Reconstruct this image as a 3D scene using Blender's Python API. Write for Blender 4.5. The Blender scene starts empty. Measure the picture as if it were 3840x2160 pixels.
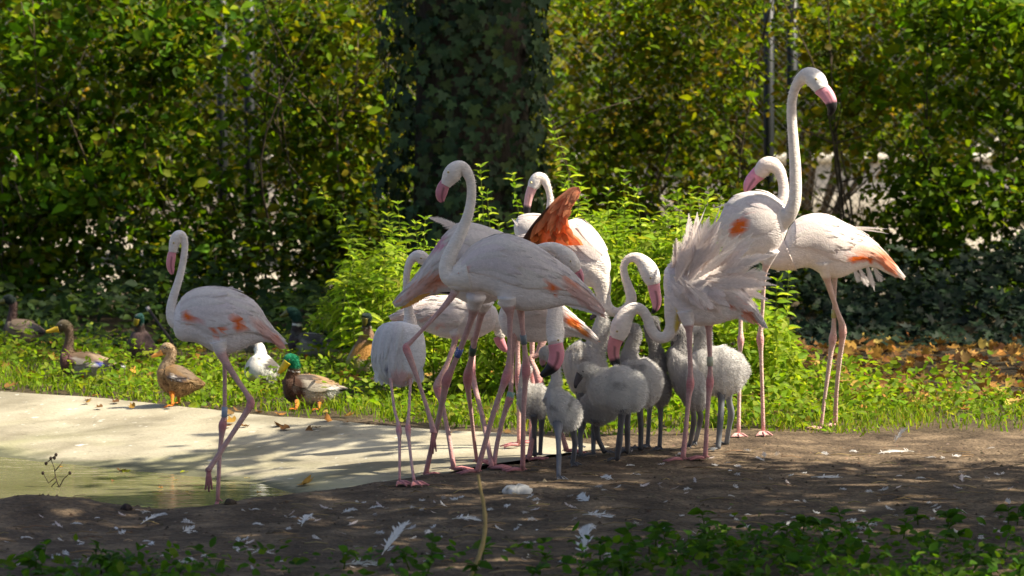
import bpy, math, random
import numpy as np
from mathutils import Vector, Matrix

random.seed(7)
rng = np.random.default_rng(7)
scene = bpy.context.scene
COL = scene.collection

# ---------------------------------------------------------------- camera
W, H, F = 3840.0, 2160.0, 13148.0           # photograph pixels, focal length in pixels
CAMZ, HOR = 1.5, 402.5
PITCH = math.atan((H / 2 - HOR) / F)
cam_d = bpy.data.cameras.new('camera')
cam = bpy.data.objects.new('camera', cam_d)
COL.objects.link(cam)
cam.location = (0, 0, CAMZ)
cam.rotation_euler = (math.pi / 2 - PITCH, 0, 0)
cam_d.sensor_width = 36.0
cam_d.lens = 36.0 * F / W
cam_d.clip_start = 0.1
cam_d.clip_end = 1000
cam_d.dof.use_dof = True
cam_d.dof.focus_distance = 14.9
cam_d.dof.aperture_fstop = 5.6
scene.camera = cam

# ---------------------------------------------------------------- sky, sun, exposure
SUN_EL = math.radians(49)
SUN_H = np.array([0.985, -0.17]); SUN_H /= np.linalg.norm(SUN_H)
SUNV = np.array([SUN_H[0] * math.cos(SUN_EL), SUN_H[1] * math.cos(SUN_EL), math.sin(SUN_EL)])
world = bpy.data.worlds.new('World')
scene.world = world
world.use_nodes = True
wn = world.node_tree.nodes
sky = wn.new('ShaderNodeTexSky')
sky.sky_type = 'NISHITA'
sky.sun_disc = False
sky.sun_elevation = SUN_EL
sky.dust_density = 3.5
sky.air_density = 0.9
sky.sun_rotation = math.atan2(SUN_H[0], SUN_H[1])
bg = wn['Background']
bg.inputs['Strength'].default_value = 0.09
world.node_tree.links.new(sky.outputs['Color'], bg.inputs['Color'])
sl = bpy.data.lights.new('sun', 'SUN')
sl.energy = 5.0
sl.angle = math.radians(0.55)
sl.color = (1.0, 0.91, 0.73)
so = bpy.data.objects.new('sun', sl)
COL.objects.link(so)
so.location = (8, 30, 20)
so.rotation_euler = Vector(-SUNV).to_track_quat('-Z', 'Y').to_euler()
scene.view_settings.view_transform = 'Standard'
scene.view_settings.look = 'None'
scene.view_settings.exposure = 1.12
scene.view_settings.gamma = 1.0
scene.view_settings.use_curve_mapping = False
scene.render.engine = 'CYCLES'
scene.cycles.use_denoising = True
scene.cycles.max_bounces = 7
scene.cycles.diffuse_bounces = 4
scene.cycles.transparent_max_bounces = 4
scene.cycles.sample_clamp_indirect = 6.0

# ---------------------------------------------------------------- pixel <-> place
CP, SP = math.cos(PITCH), math.sin(PITCH)
def at(px, py, D):
    """point at depth D metres (along +Y) seen at photograph pixel (px, py)"""
    u = (px - W / 2) / F; v = (H / 2 - py) / F
    dy = CP + v * SP; dz = -SP + v * CP
    return np.array([u / dy * D, D, CAMZ + dz / dy * D])
def project(P):
    P = np.asarray(P, float)
    x, y, z = P[..., 0], P[..., 1], P[..., 2] - CAMZ
    fwd = y * CP - z * SP; up = y * SP + z * CP
    return np.stack([W / 2 + F * x / fwd, H / 2 - F * up / fwd], -1)
def vnoise(x, y, f=1.0, seed=0):
    """cheap smooth value noise"""
    x = np.asarray(x, float) * f; y = np.asarray(y, float) * f
    xi = np.floor(x); yi = np.floor(y); fx = x - xi; fy = y - yi
    def h(a, b):
        s = np.sin(a * 127.1 + b * 311.7 + seed * 74.7) * 43758.5453
        return s - np.floor(s)
    fx = fx * fx * (3 - 2 * fx); fy = fy * fy * (3 - 2 * fy)
    return (h(xi, yi) * (1 - fx) + h(xi + 1, yi) * fx) * (1 - fy) + (h(xi, yi + 1) * (1 - fx) + h(xi + 1, yi + 1) * fx) * fy

# pool outline on the ground (x, y)
UP = np.array([(-7.0, 22.3), (-2.69, 18.4), (-1.70, 17.5), (-1.12, 16.85), (-.53, 16.3), (.075, 15.84), (.45, 15.5)])
LOW = np.array([(.45, 15.5), (.03, 14.8), (-.36, 14.15), (-.60, 13.8), (-.84, 13.55), (-1.12, 13.25), (-1.47, 13.12), (-1.95, 13.25), (-2.6, 13.2), (-7.0, 13.2)])
POLY = np.vstack([UP, LOW[1:]])
def seg_dist(px, py, pts, closed=False):
    best = np.full(np.shape(px), 1e9)
    n = len(pts)
    for i in range(n if closed else n - 1):
        a = pts[i]; b = pts[(i + 1) % n]
        d = b - a; L = d @ d
        t = np.clip(((px - a[0]) * d[0] + (py - a[1]) * d[1]) / L, 0, 1)
        best = np.minimum(best, np.hypot(px - a[0] - t * d[0], py - a[1] - t * d[1]))
    return best
def inside(px, py):
    r = np.zeros(np.shape(px), bool)
    n = len(POLY)
    for i in range(n):
        a = POLY[i]; b = POLY[(i + 1) % n]
        if a[1] == b[1]: continue
        c = ((a[1] > py) != (b[1] > py)) & (px < (b[0] - a[0]) * (py - a[1]) / (b[1] - a[1]) + a[0])
        r ^= c
    return r
def apron_z(x, y):
    d = seg_dist(x, y, UP)
    k = 0.045 + 0.055 * np.clip((-.2 - x) / .9, 0, 1)
    return 0.012 - k * d
WATER_Z = -0.12
def soil_z(x, y):
    x = np.asarray(x, float); y = np.asarray(y, float)
    z = (vnoise(x, y, 1.3, 1) - .5) * .025 + (vnoise(x, y, 6, 2) - .5) * .014 + (vnoise(x, y, 15, 3) - .5) * .008
    z = z * np.clip((40 - y) / 10, 0, 1)
    for mx, my, r, h in ((-1.75, 13.02, .26, .06), (-1.0, 12.9, .2, .03), (.3, 13.5, .5, .02), (-2.5, 12.6, .4, .05)):
        z = z + h * np.exp(-((x - mx) ** 2 + (y - my) ** 2) / r ** 2)
    return z
def ground_z(x, y):
    """height of what one stands on"""
    x = np.asarray(x, float); y = np.asarray(y, float)
    return np.where(inside(x, y), np.maximum(apron_z(x, y), -.4), soil_z(x, y))
def ground_hit(px, py):
    D = CAMZ * F / (py - HOR)
    for _ in range(12):
        p = at(px, py, D)
        D *= (CAMZ - float(ground_z(p[0], p[1]))) / (CAMZ - p[2])
    return at(px, py, D)

# ---------------------------------------------------------------- materials
def mat(name):
    m = bpy.data.materials.new(name); m.use_nodes = True
    nt = m.node_tree; nt.nodes.clear()
    out = nt.nodes.new('ShaderNodeOutputMaterial')
    return m, nt, out
def N(nt, t, **kw):
    n = nt.nodes.new(t)
    for k, v in kw.items():
        if k.startswith('i_'):
            n.inputs[k[2:].replace('_', ' ')].default_value = v
        else: setattr(n, k, v)
    return n
def attr_mat(name, rough=.6, spec=.3, transl=0.0, noise=0.0, nscale=60, bump=0.0, bscale=120, tint=(1, 1, 1), sheen=0.0, stretch=None):
    """material whose colour is the mesh's own Col attribute with a little grain"""
    m, nt, out = mat(name)
    L = nt.links.new
    a = N(nt, 'ShaderNodeAttribute', attribute_name='Col')
    col = a.outputs['Color']
    tc = N(nt, 'ShaderNodeTexCoord')
    vec = tc.outputs['Object']
    if stretch:
        mp = N(nt, 'ShaderNodeMapping'); mp.inputs['Scale'].default_value = stretch
        L(vec, mp.inputs['Vector']); vec = mp.outputs['Vector']
    if noise:
        nz = N(nt, 'ShaderNodeTexNoise', i_Scale=nscale, i_Detail=5.0)
        L(vec, nz.inputs['Vector'])
        mr = N(nt, 'ShaderNodeMapRange'); mr.inputs['From Min'].default_value = .3; mr.inputs['From Max'].default_value = .7
        mr.inputs['To Min'].default_value = 1 - noise; mr.inputs['To Max'].default_value = 1 + noise * .5
        L(nz.outputs['Fac'], mr.inputs['Value'])
        vm = N(nt, 'ShaderNodeVectorMath', operation='MULTIPLY')
        L(col, vm.inputs[0]); L(mr.outputs['Result'], vm.inputs[1]); col = vm.outputs['Vector']
    p = N(nt, 'ShaderNodeBsdfPrincipled')
    p.inputs['Roughness'].default_value = rough
    p.inputs['Specular IOR Level'].default_value = spec
    if sheen:
        p.inputs['Sheen Weight'].default_value = sheen; p.inputs['Sheen Roughness'].default_value = .5
    L(col, p.inputs['Base Color'])
    if bump:
        bz = N(nt, 'ShaderNodeTexNoise', i_Scale=bscale, i_Detail=4.0)
        L(vec, bz.inputs['Vector'])
        bp = N(nt, 'ShaderNodeBump', i_Strength=bump, i_Distance=.01)
        L(bz.outputs['Fac'], bp.inputs['Height']); L(bp.outputs['Normal'], p.inputs['Normal'])
    sh = p.outputs['BSDF']
    if transl:
        t = N(nt, 'ShaderNodeBsdfTranslucent')
        vt = N(nt, 'ShaderNodeVectorMath', operation='MULTIPLY'); vt.inputs[1].default_value = tint
        L(col, vt.inputs[0]); L(vt.outputs['Vector'], t.inputs['Color'])
        mx = N(nt, 'ShaderNodeMixShader'); mx.inputs['Fac'].default_value = transl
        L(sh, mx.inputs[1]); L(t.outputs['BSDF'], mx.inputs[2]); sh = mx.outputs['Shader']
    L(sh, out.inputs['Surface'])
    return m

M = {}
M['plumage'] = attr_mat('plumage', .8, .12, 0.0, .14, 30, .5, 80, sheen=.1, stretch=(1, 1, 2.2))
M['feather'] = attr_mat('feather', .7, .15, .18, .10, 90, .25, 160, tint=(1, .96, .92))
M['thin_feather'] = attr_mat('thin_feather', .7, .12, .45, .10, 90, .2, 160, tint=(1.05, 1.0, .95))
M['down'] = attr_mat('down', .9, .05, .45, .05, 30)
M['horn'] = attr_mat('horn', .38, .4, 0, .10, 60, .05, 90)
M['leaf'] = attr_mat('leaf', .58, .14, .52, .14, 70, 0, tint=(1.45, 1.35, .55))
M['dull_leaf'] = attr_mat('dull_leaf', .55, .3, .22, .2, 60, 0, tint=(1.2, 1.2, .7))
M['ivy_leaf'] = attr_mat('ivy_leaf', .6, .14, .15, .25, 45, .1, 40, tint=(1.2, 1.2, .6))
M['bark'] = attr_mat('bark', .85, .15, 0, .35, 30, .6, 50, stretch=(1, 1, .25))
M['dry'] = attr_mat('dry', .8, .15, .2, .2, 60)
M['metal'] = attr_mat('metal', .5, .4, 0, .25, 20, .1, 60)
M['eye'] = attr_mat('eye', .15, .6)
M['ring'] = attr_mat('ring', .4, .4, 0, .1, 100)

def ground_material():
    m, nt, out = mat('soil'); L = nt.links.new
    tc = N(nt, 'ShaderNodeTexCoord'); V = tc.outputs['Object']
    def noise(s, d=6): 
        n = N(nt, 'ShaderNodeTexNoise', i_Scale=s, i_Detail=float(d)); L(V, n.inputs['Vector']); return n.outputs['Fac']
    def ramp(f, stops):
        r = N(nt, 'ShaderNodeValToRGB'); L(f, r.inputs['Fac'])
        e = r.color_ramp.elements
        while len(e) < len(stops): e.new(.5)
        for i, (p, c) in enumerate(stops): e[i].position = p; e[i].color = (*c, 1)
        return r.outputs['Color']
    def mix(f, a, b, bt='MIX'):
        n = N(nt, 'ShaderNodeMix', data_type='RGBA', blend_type=bt)
        if isinstance(f, float): n.inputs['Factor'].default_value = f
        else: L(f, n.inputs['Factor'])
        L(a, n.inputs['A']); L(b, n.inputs['B']); return n.outputs['Result']
    soil = ramp(noise(5, 9), [(.25, (.048, .034, .024)), (.5, (.12, .087, .06)), (.72, (.25, .185, .125))])
    fine = ramp(noise(55, 6), [(.3, (.45, .45, .45)), (.7, (1.25, 1.2, 1.1))])
    soil = mix(.8, soil, fine, 'MULTIPLY')
    humus = ramp(noise(9, 8), [(.3, (.03, .026, .015)), (.6, (.075, .055, .03)), (.75, (.11, .08, .04))])
    pale = ramp(noise(1.2, 7), [(.3, (.30, .26, .20)), (.7, (.46, .41, .33))])  # pale far ground, toned down to stand for dappled tree shade
    sep = N(nt, 'ShaderNodeSeparateXYZ'); L(V, sep.inputs['Vector'])
    def band(y0, y1, amp):
        a = N(nt, 'ShaderNodeMath', operation='MULTIPLY_ADD'); L(noise(1.6, 5), a.inputs[0]); a.inputs[1].default_value = amp; L(sep.outputs['Y'], a.inputs[2])
        r = N(nt, 'ShaderNodeMapRange'); L(a.outputs[0], r.inputs['Value']); r.inputs['From Min'].default_value = y0; r.inputs['From Max'].default_value = y1
        return r.outputs['Result']
    c = mix(band(16.6, 17.8, 1.4), soil, humus)
    c = mix(band(28.4, 29.4, .8), c, pale)
    p = N(nt, 'ShaderNodeBsdfPrincipled', i_Roughness=.92); p.inputs['Specular IOR Level'].default_value = .15
    L(c, p.inputs['Base Color'])
    b = N(nt, 'ShaderNodeBump', i_Strength=.9, i_Distance=.025)
    L(noise(38, 8), b.inputs['Height']); L(b.outputs['Normal'], p.inputs['Normal'])
    L(p.outputs['BSDF'], out.inputs['Surface'])
    return m
def concrete_material():
    m, nt, out = mat('pool_concrete'); L = nt.links.new
    tc = N(nt, 'ShaderNodeTexCoord'); V = tc.outputs['Object']
    def noise(s, d=6, dist=0.0):
        n = N(nt, 'ShaderNodeTexNoise', i_Scale=s, i_Detail=float(d), i_Distortion=dist); L(V, n.inputs['Vector']); return n.outputs['Fac']
    def ramp(f, stops):
        r = N(nt, 'ShaderNodeValToRGB'); L(f, r.inputs['Fac'])
        e = r.color_ramp.elements
        while len(e) < len(stops): e.new(.5)
        for i, (p_, c) in enumerate(stops): e[i].position = p_; e[i].color = (*c, 1)
        return r.outputs['Color']
    base = ramp(noise(3, 9, .4), [(.26, (.19, .168, .12)), (.48, (.315, .285, .215)), (.72, (.40, .37, .29))])
    spot = ramp(noise(26, 5), [(.24, (.35, .33, .3)), (.36, (1, 1, 1)), (.8, (1.05, 1.05, 1.02))])
    mx = N(nt, 'ShaderNodeMix', data_type='RGBA', blend_type='MULTIPLY'); mx.inputs['Factor'].default_value = .7
    L(base, mx.inputs['A']); L(spot, mx.inputs['B'])
    blot = ramp(noise(1.3, 8, .8), [(.3, (.55, .53, .48)), (.48, (.95, .94, .92)), (.75, (1.12, 1.1, 1.05))])
    mb_ = N(nt, 'ShaderNodeMix', data_type='RGBA', blend_type='MULTIPLY'); mb_.inputs['Factor'].default_value = 1.0; L(mx.outputs['Result'], mb_.inputs['A']); L(blot, mb_.inputs['B'])
    vo = N(nt, 'ShaderNodeTexVoronoi', feature='DISTANCE_TO_EDGE', i_Scale=.75); L(V, vo.inputs['Vector'])
    crk = ramp(vo.outputs['Distance'], [(.0, (.35, .33, .3)), (.012, (1, 1, 1))])
    mc_ = N(nt, 'ShaderNodeMix', data_type='RGBA', blend_type='MULTIPLY'); mc_.inputs['Factor'].default_value = .0; L(mb_.outputs['Result'], mc_.inputs['A']); L(crk, mc_.inputs['B'])
    drp = ramp(noise(16, 3), [(.68, (0, 0, 0)), (.74, (1, 1, 1))])
    mx = N(nt, 'ShaderNodeMix', data_type='RGBA'); L(drp, mx.inputs['Factor']); L(mc_.outputs['Result'], mx.inputs['A']); mx.inputs['B'].default_value = (.55, .53, .48, 1)
    # algae growing up from the water line, patchy
    sep = N(nt, 'ShaderNodeSeparateXYZ'); L(V, sep.inputs['Vector'])
    mr = N(nt, 'ShaderNodeMapRange'); L(sep.outputs['Z'], mr.inputs['Value'])
    mr.inputs['From Min'].default_value = -.03; mr.inputs['From Max'].default_value = -.125
    al = N(nt, 'ShaderNodeMath', operation='MULTIPLY'); L(mr.outputs['Result'], al.inputs[0])
    r2 = ramp(noise(2.2, 7, .6), [(.42, (0, 0, 0)), (.72, (.8, .8, .8))]); L(r2, al.inputs[1])
    m2 = N(nt, 'ShaderNodeMix', data_type='RGBA'); L(al.outputs[0], m2.inputs['Factor']); L(mx.outputs['Result'], m2.inputs['A'])
    m2.inputs['B'].default_value = (.24, .245, .11, 1)
    wl = N(nt, 'ShaderNodeMath', operation='MULTIPLY_ADD'); L(noise(6, 4), wl.inputs[0]); wl.inputs[1].default_value = .03; L(sep.outputs['Z'], wl.inputs[2])
    wr_ = N(nt, 'ShaderNodeMapRange'); L(wl.outputs[0], wr_.inputs['Value']); wr_.inputs['From Min'].default_value = -.088; wr_.inputs['From Max'].default_value = -.100
    m3 = N(nt, 'ShaderNodeMix', data_type='RGBA'); L(wr_.outputs['Result'], m3.inputs['Factor']); L(m2.outputs['Result'], m3.inputs['A']); m3.inputs['B'].default_value = (.10, .10, .06, 1)
    p = N(nt, 'ShaderNodeBsdfPrincipled', i_Roughness=.85); p.inputs['Specular IOR Level'].default_value = .2
    L(m3.outputs['Result'], p.inputs['Base Color'])
    b = N(nt, 'ShaderNodeBump', i_Strength=.45, i_Distance=.01)
    L(noise(45, 8), b.inputs['Height']); L(b.outputs['Normal'], p.inputs['Normal'])
    L(p.outputs['BSDF'], out.inputs['Surface'])
    return m
def water_material():
    m, nt, out = mat('murky_water'); L = nt.links.new
    tc = N(nt, 'ShaderNodeTexCoord')
    n = N(nt, 'ShaderNodeTexNoise', i_Scale=1.1, i_Detail=5.0); L(tc.outputs['Object'], n.inputs['Vector'])
    r = N(nt, 'ShaderNodeValToRGB'); L(n.outputs['Fac'], r.inputs['Fac'])
    r.color_ramp.elements[0].position = .3; r.color_ramp.elements[0].color = (.16, .155, .075, 1)
    r.color_ramp.elements[1].position = .7; r.color_ramp.elements[1].color = (.27, .255, .15, 1)
    p = N(nt, 'ShaderNodeBsdfPrincipled', i_Roughness=.04, i_IOR=1.33); L(r.outputs['Color'], p.inputs['Base Color'])
    p.inputs['Specular IOR Level'].default_value = .5
    mp = N(nt, 'ShaderNodeMapping'); mp.inputs['Scale'].default_value = (2.5, 9, 1); L(tc.outputs['Object'], mp.inputs['Vector'])
    w = N(nt, 'ShaderNodeTexNoise', i_Scale=1.6, i_Detail=3.0); L(mp.outputs['Vector'], w.inputs['Vector'])
    b = N(nt, 'ShaderNodeBump', i_Strength=.06, i_Distance=.05); L(w.outputs['Fac'], b.inputs['Height']); L(b.outputs['Normal'], p.inputs['Normal'])
    L(p.outputs['BSDF'], out.inputs['Surface'])
    return m
M['soil'] = ground_material(); M['concrete'] = concrete_material(); M['water'] = water_material()

# ---------------------------------------------------------------- mesh helpers
def mesh_np(name, V, T, C=None, smooth=True, q=None):
    V = np.asarray(V, np.float32).reshape(-1, 3); T = np.asarray(T, np.int32)
    k = T.shape[1]
    me = bpy.data.meshes.new(name)
    me.vertices.add(len(V)); me.vertices.foreach_set('co', V.ravel())
    me.loops.add(T.size); me.loops.foreach_set('vertex_index', T.ravel())
    me.polygons.add(len(T)); me.polygons.foreach_set('loop_start', np.arange(0, T.size, k, dtype=np.int32))
    me.polygons.foreach_set('loop_total', np.full(len(T), k, np.int32))
    if smooth: me.polygons.foreach_set('use_smooth', np.ones(len(T), bool))
    if C is not None:
        C = np.asarray(C, np.float32)
        if C.ndim == 1: C = np.tile(C, (len(V), 1))
        if C.shape[1] == 3: C = np.hstack([C, np.ones((len(C), 1), np.float32)])
        a = me.color_attributes.new('Col', 'FLOAT_COLOR', 'POINT'); a.data.foreach_set('color', C.ravel().astype(np.float32))
    me.update(calc_edges=True); me.validate()
    return me
class MB:
    """collects triangles with colours"""
    def __init__(s): s.V = []; s.T = []; s.C = []; s.n = 0
    def add(s, V, T, C):
        V = np.asarray(V, float).reshape(-1, 3); T = np.asarray(T, int).reshape(-1, 3)
        C = np.asarray(C, float)
        if C.ndim == 1: C = np.tile(C[:3], (len(V), 1))
        s.V.append(V); s.T.append(T + s.n); s.C.append(C[:, :3]); s.n += len(V)
    def mesh(s, name, smooth=True):
        return mesh_np(name, np.vstack(s.V), np.vstack(s.T), np.vstack(s.C), smooth)
    def build(s, name, m, parent=None, origin=None, smooth=True):
        if not s.V: return None
        V = np.vstack(s.V)
        if origin is not None: V = V - np.asarray(origin)
        me = mesh_np(name, V, np.vstack(s.T), np.vstack(s.C), smooth)
        return obj(name, me, m, parent, None if parent else origin)
def obj(name, me, m=None, parent=None, loc=None):
    o = bpy.data.objects.new(name, me); COL.objects.link(o)
    if m is not None and me is not None and not me.materials: me.materials.append(M[m] if isinstance(m, str) else m)
    if loc is not None: o.location = Vector(loc)
    if parent: o.parent = parent
    return o
def tag(o, label=None, cat=None, group=None, kind=None):
    if label: o['label'] = label
    if cat: o['category'] = cat
    if group: o['group'] = group
    if kind: o['kind'] = kind
    return o
def thing(name, loc, label, cat, group=None):
    o = bpy.data.objects.new(name, None); COL.objects.link(o); o.location = Vector(loc)
    o.empty_display_size = .1
    return tag(o, label, cat, group)
def catmull(P, sub):
    P = np.asarray(P, float); n = len(P); out = []
    for i in range(n - 1):
        p0 = P[max(i - 1, 0)]; p1 = P[i]; p2 = P[i + 1]; p3 = P[min(i + 2, n - 1)]
        for k in range(sub):
            t = k / sub
            out.append(.5 * (2 * p1 + (p2 - p0) * t + (2 * p0 - 5 * p1 + 4 * p2 - p3) * t * t + (3 * p1 - p0 - 3 * p2 + p3) * t ** 3))
    out.append(P[-1]); return np.array(out)
def loft(mb, Cn, Nv, Bv, col, ring=14, cap=True, colfun=None):
    """closed tube through sections centre / half height vector / half depth vector"""
    K = len(Cn); th = np.linspace(0, 2 * np.pi, ring, endpoint=False)
    V = Cn[:, None, :] + Nv[:, None, :] * np.cos(th)[None, :, None] + Bv[:, None, :] * np.sin(th)[None, :, None]
    V = V.reshape(-1, 3); T = []
    for i in range(K - 1):
        for j in range(ring):
            a = i * ring + j; b = i * ring + (j + 1) % ring; c = a + ring; d = b + ring
            T += [(a, b, d), (a, d, c)]
    V = np.vstack([V, Cn[0], Cn[-1]]); e0 = K * ring; e1 = e0 + 1
    for j in range(ring):
        T.append((e0, (j + 1) % ring, j)); T.append((e1, (K - 1) * ring + j, (K - 1) * ring + (j + 1) % ring))
    if colfun is not None:
        t = np.repeat(np.linspace(0, 1, K), ring); t = np.append(t, [0, 1]); ta = np.append(np.tile(th, K), [0, 0])
        Cc = colfun(V, t, ta)
    else: Cc = np.asarray(col)
    mb.add(V, T, Cc)
def tube(mb, P, R, col, ring=8, depth_ratio=1.0, colfun=None, bref=(0, 1, 0)):
    P = np.asarray(P, float); R = np.asarray(R, float)
    tg = np.gradient(P, axis=0); tg /= np.linalg.norm(tg, axis=1)[:, None] + 1e-9
    b = np.tile(np.asarray(bref, float), (len(P), 1)); b -= tg * (b * tg).sum(1)[:, None]
    ln = np.linalg.norm(b, axis=1)
    bad = ln < .15
    if bad.any():
        alt = np.tile(np.array([1., 0, 0]), (len(P), 1)); alt -= tg * (alt * tg).sum(1)[:, None]
        b[bad] = alt[bad]; ln = np.linalg.norm(b, axis=1)
    b /= ln[:, None]; n = np.cross(tg, b)
    loft(mb, P, n * R[:, None], b * (R * depth_ratio)[:, None], col, ring, colfun=colfun)
def blade(mb, root, direc, up, L, w, col, bend=.15, st=5, tipcol=None, fold=.25):
    """one feather / blade: strip with a raised mid rib"""
    d = np.asarray(direc, float); d = d / np.linalg.norm(d)
    s = np.cross(d, up); s /= np.linalg.norm(s) + 1e-9; u = np.cross(s, d)
    prof = [.45, .85, 1.0, .85, .5, .12] if st == 5 else list(np.interp(np.linspace(0, 1, st + 1), [0, .3, .7, 1], [.4, 1, .8, .1]))
    V = []; Cc = []
    for i in range(st + 1):
        t = i / st; p = np.asarray(root) + d * L * t - u * bend * L * t * t
        h = w * prof[i]
        V += [p - s * h, p + u * h * fold, p + s * h]
        c = np.asarray(col) if tipcol is None else np.asarray(col) * (1 - t ** 2) + np.asarray(tipcol) * t ** 2
        Cc += [c * .94, c, c * .94]
    T = []
    for i in range(st):
        a = 3 * i
        for q in (0, 1): T += [(a + q, a + q + 1, a + q + 4), (a + q, a + q + 4, a + q + 3)]
    mb.add(V, T, np.array(Cc))

def plume(mb, root, direc, up, L, w, col, bend=.15, curve=0.0, nb=32):
    """one soft feather: a shaft with rows of overlapping barbs"""
    d = np.asarray(direc, float); d = d / np.linalg.norm(d); s = np.cross(d, up); s /= np.linalg.norm(s) + 1e-9; u_ = np.cross(s, d)
    def pos(t): return np.asarray(root) + d * L * t - u_ * bend * L * t * t + s * curve * L * t * t
    V = []; T = []; Cc = []; col = np.asarray(col)
    for i in range(nb):
        t = .04 + .95 * i / (nb - 1); p = pos(t); h = w * min(1, .35 + 2.2 * t) * (1 if t < .45 else max(.10, 1 - ((t - .45) / .56) ** 1.4)); wd = L / nb * 1.25
        for sg in (-1, 1):
            e = p + s * sg * h * rng.uniform(.9, 1.06) + d * h * rng.uniform(1.7, 2.5) + u_ * rng.uniform(-.05, .03) * h
            k_ = len(V); V += [p - d * wd * .5, p + d * wd * .7, p * .45 + e * .55 + d * wd * .6 + u_ * h * .12, e, p * .5 + e * .5 - d * wd * .4 + u_ * h * .12]
            T += [(k_, k_ + 1, k_ + 2), (k_, k_ + 2, k_ + 4), (k_ + 4, k_ + 2, k_ + 3)]; c = col * rng.uniform(.97, 1.03); Cc += [c * .95, c * .95, c, c * 1.01, c]
    mb.add(V, T, np.array(Cc))
# leaf templates: y along the leaf, z normal
def leaf_tpl(kind):
    if kind == 'ovate':
        V = [(0, 0, 0), (-.20, .16, .04), (-.31, .42, .07), (-.20, .74, .04), (0, 1, -.06), (.20, .74, .04), (.31, .42, .07), (.20, .16, .04), (0, .45, 0)]
        T = [(8, i, i + 1) for i in range(7)] + [(8, 7, 0)]
    elif kind == 'lance':
        V = [(0, 0, 0), (-.15, .2, .04), (-.19, .4, .05), (-.11, .7, .02), (0, 1, -.12), (.11, .7, .02), (.19, .4, .05), (.15, .2, .04), (0, .45, -.01)]
        T = [(8, i, i + 1) for i in range(7)] + [(8, 7, 0)]
    elif kind == 'diamond':
        V = [(0, 0, 0), (-.3, .45, .05), (0, 1, -.05), (.3, .45, .05), (0, .45, -.02)]
        T = [(4, 0, 1), (4, 1, 2), (4, 2, 3), (4, 3, 0)]
    elif kind == 'ivy':
        V = [(0, .12, 0), (-.22, 0, .02), (-.52, .18, .05), (-.27, .34, .04), (-.38, .66, .05), (-.15, .62, .03), (0, 1, -.05), (.15, .62, .03), (.38, .66, .05), (.27, .34, .04), (.52, .18, .05), (.22, 0, .02), (0, .4, 0)]
        T = [(12, i, i + 1) for i in range(11)] + [(12, 11, 0)]
    elif kind == 'plane':
        V = [(0, 0, 0), (-.3, .05, .06), (-.5, .35, .15), (-.28, .42, .0), (-.33, .75, .12), (-.1, .65, .02), (0, 1, .1), (.1, .65, .0), (.36, .7, .16), (.28, .42, .02), (.5, .3, .1), (.3, .05, .05), (0, .4, -.04)]
        T = [(12, i, i + 1) for i in range(11)] + [(12, 11, 0)]
    return np.array(V, float), np.array(T, int)
TPL = {k: leaf_tpl(k) for k in ('ovate', 'lance', 'diamond', 'ivy', 'plane')}
def frames(D, Nn):
    """rotation matrices with columns side, leaf axis, normal"""
    D = D / (np.linalg.norm(D, axis=1)[:, None] + 1e-9)
    Nn = Nn - D * (Nn * D).sum(1)[:, None]; Nn /= np.linalg.norm(Nn, axis=1)[:, None] + 1e-9
    S = np.cross(D, Nn)
    return np.stack([S, D, Nn], -1)
def leaves_np(P, D, Nn, S, C, kind):
    tv, tt = TPL[kind]
    R = frames(D, Nn)
    V = np.einsum('nij,kj->nki', R, tv) * S[:, None, None] + P[:, None, :]
    k = len(tv); n = len(P)
    T = (tt[None] + (np.arange(n) * k)[:, None, None]).reshape(-1, 3)
    Cc = np.repeat(C, k, axis=0)
    return V.reshape(-1, 3), T, Cc
def rnd_dirs(n, flat=.5):
    v = rng.normal(size=(n, 3)); v[:, 2] *= flat
    return v / (np.linalg.norm(v, axis=1)[:, None] + 1e-9)
def palette(n, cols, jit=.18):
    cols = np.array(cols); c = cols[rng.integers(0, len(cols), n)]
    return np.clip(c * (1 + rng.normal(0, jit, (n, 1))) * (1 + rng.normal(0, .06, (n, 3))), .004, .9)
def leaf_meshes(kind, cols, m, n=6, size=1.0):
    """a few shared leaf meshes in slightly different colours and curls"""
    out = []
    for i in range(n):
        tv, tt = TPL[kind]
        V = tv.copy() * size
        V[:, 2] += (V[:, 1] ** 2) * rng.normal(-.12, .12) + np.abs(V[:, 0]) * rng.normal(.1, .12)
        V[:, 0] *= rng.uniform(.85, 1.15)
        c = palette(1, cols)[0]
        C = np.tile(c, (len(V), 1)); C[-1] *= 1.12
        me = mesh_np('leaf', V, tt, C); me.materials.append(M[m]); out.append(me)
    return out
def place_leaf(me, p, d, n, s, parent=None, name='leaf', origin=None):
    R = frames(np.array([d], float), np.array([n], float))[0]
    o = bpy.data.objects.new(name, me); COL.objects.link(o)
    p = np.asarray(p, float)
    if parent is not None:
        o.parent = parent; p = p - np.asarray(parent.location)
    mt = Matrix([[R[0][0] * s, R[0][1] * s, R[0][2] * s, p[0]], [R[1][0] * s, R[1][1] * s, R[1][2] * s, p[1]], [R[2][0] * s, R[2][1] * s, R[2][2] * s, p[2]], [0, 0, 0, 1]])
    o.matrix_basis = mt
    return o
def in_frame(p, m=30):
    q = project(p); return (q[..., 0] > -m) & (q[..., 0] < W + m) & (q[..., 1] > -m) & (q[..., 1] < H + m)

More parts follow.
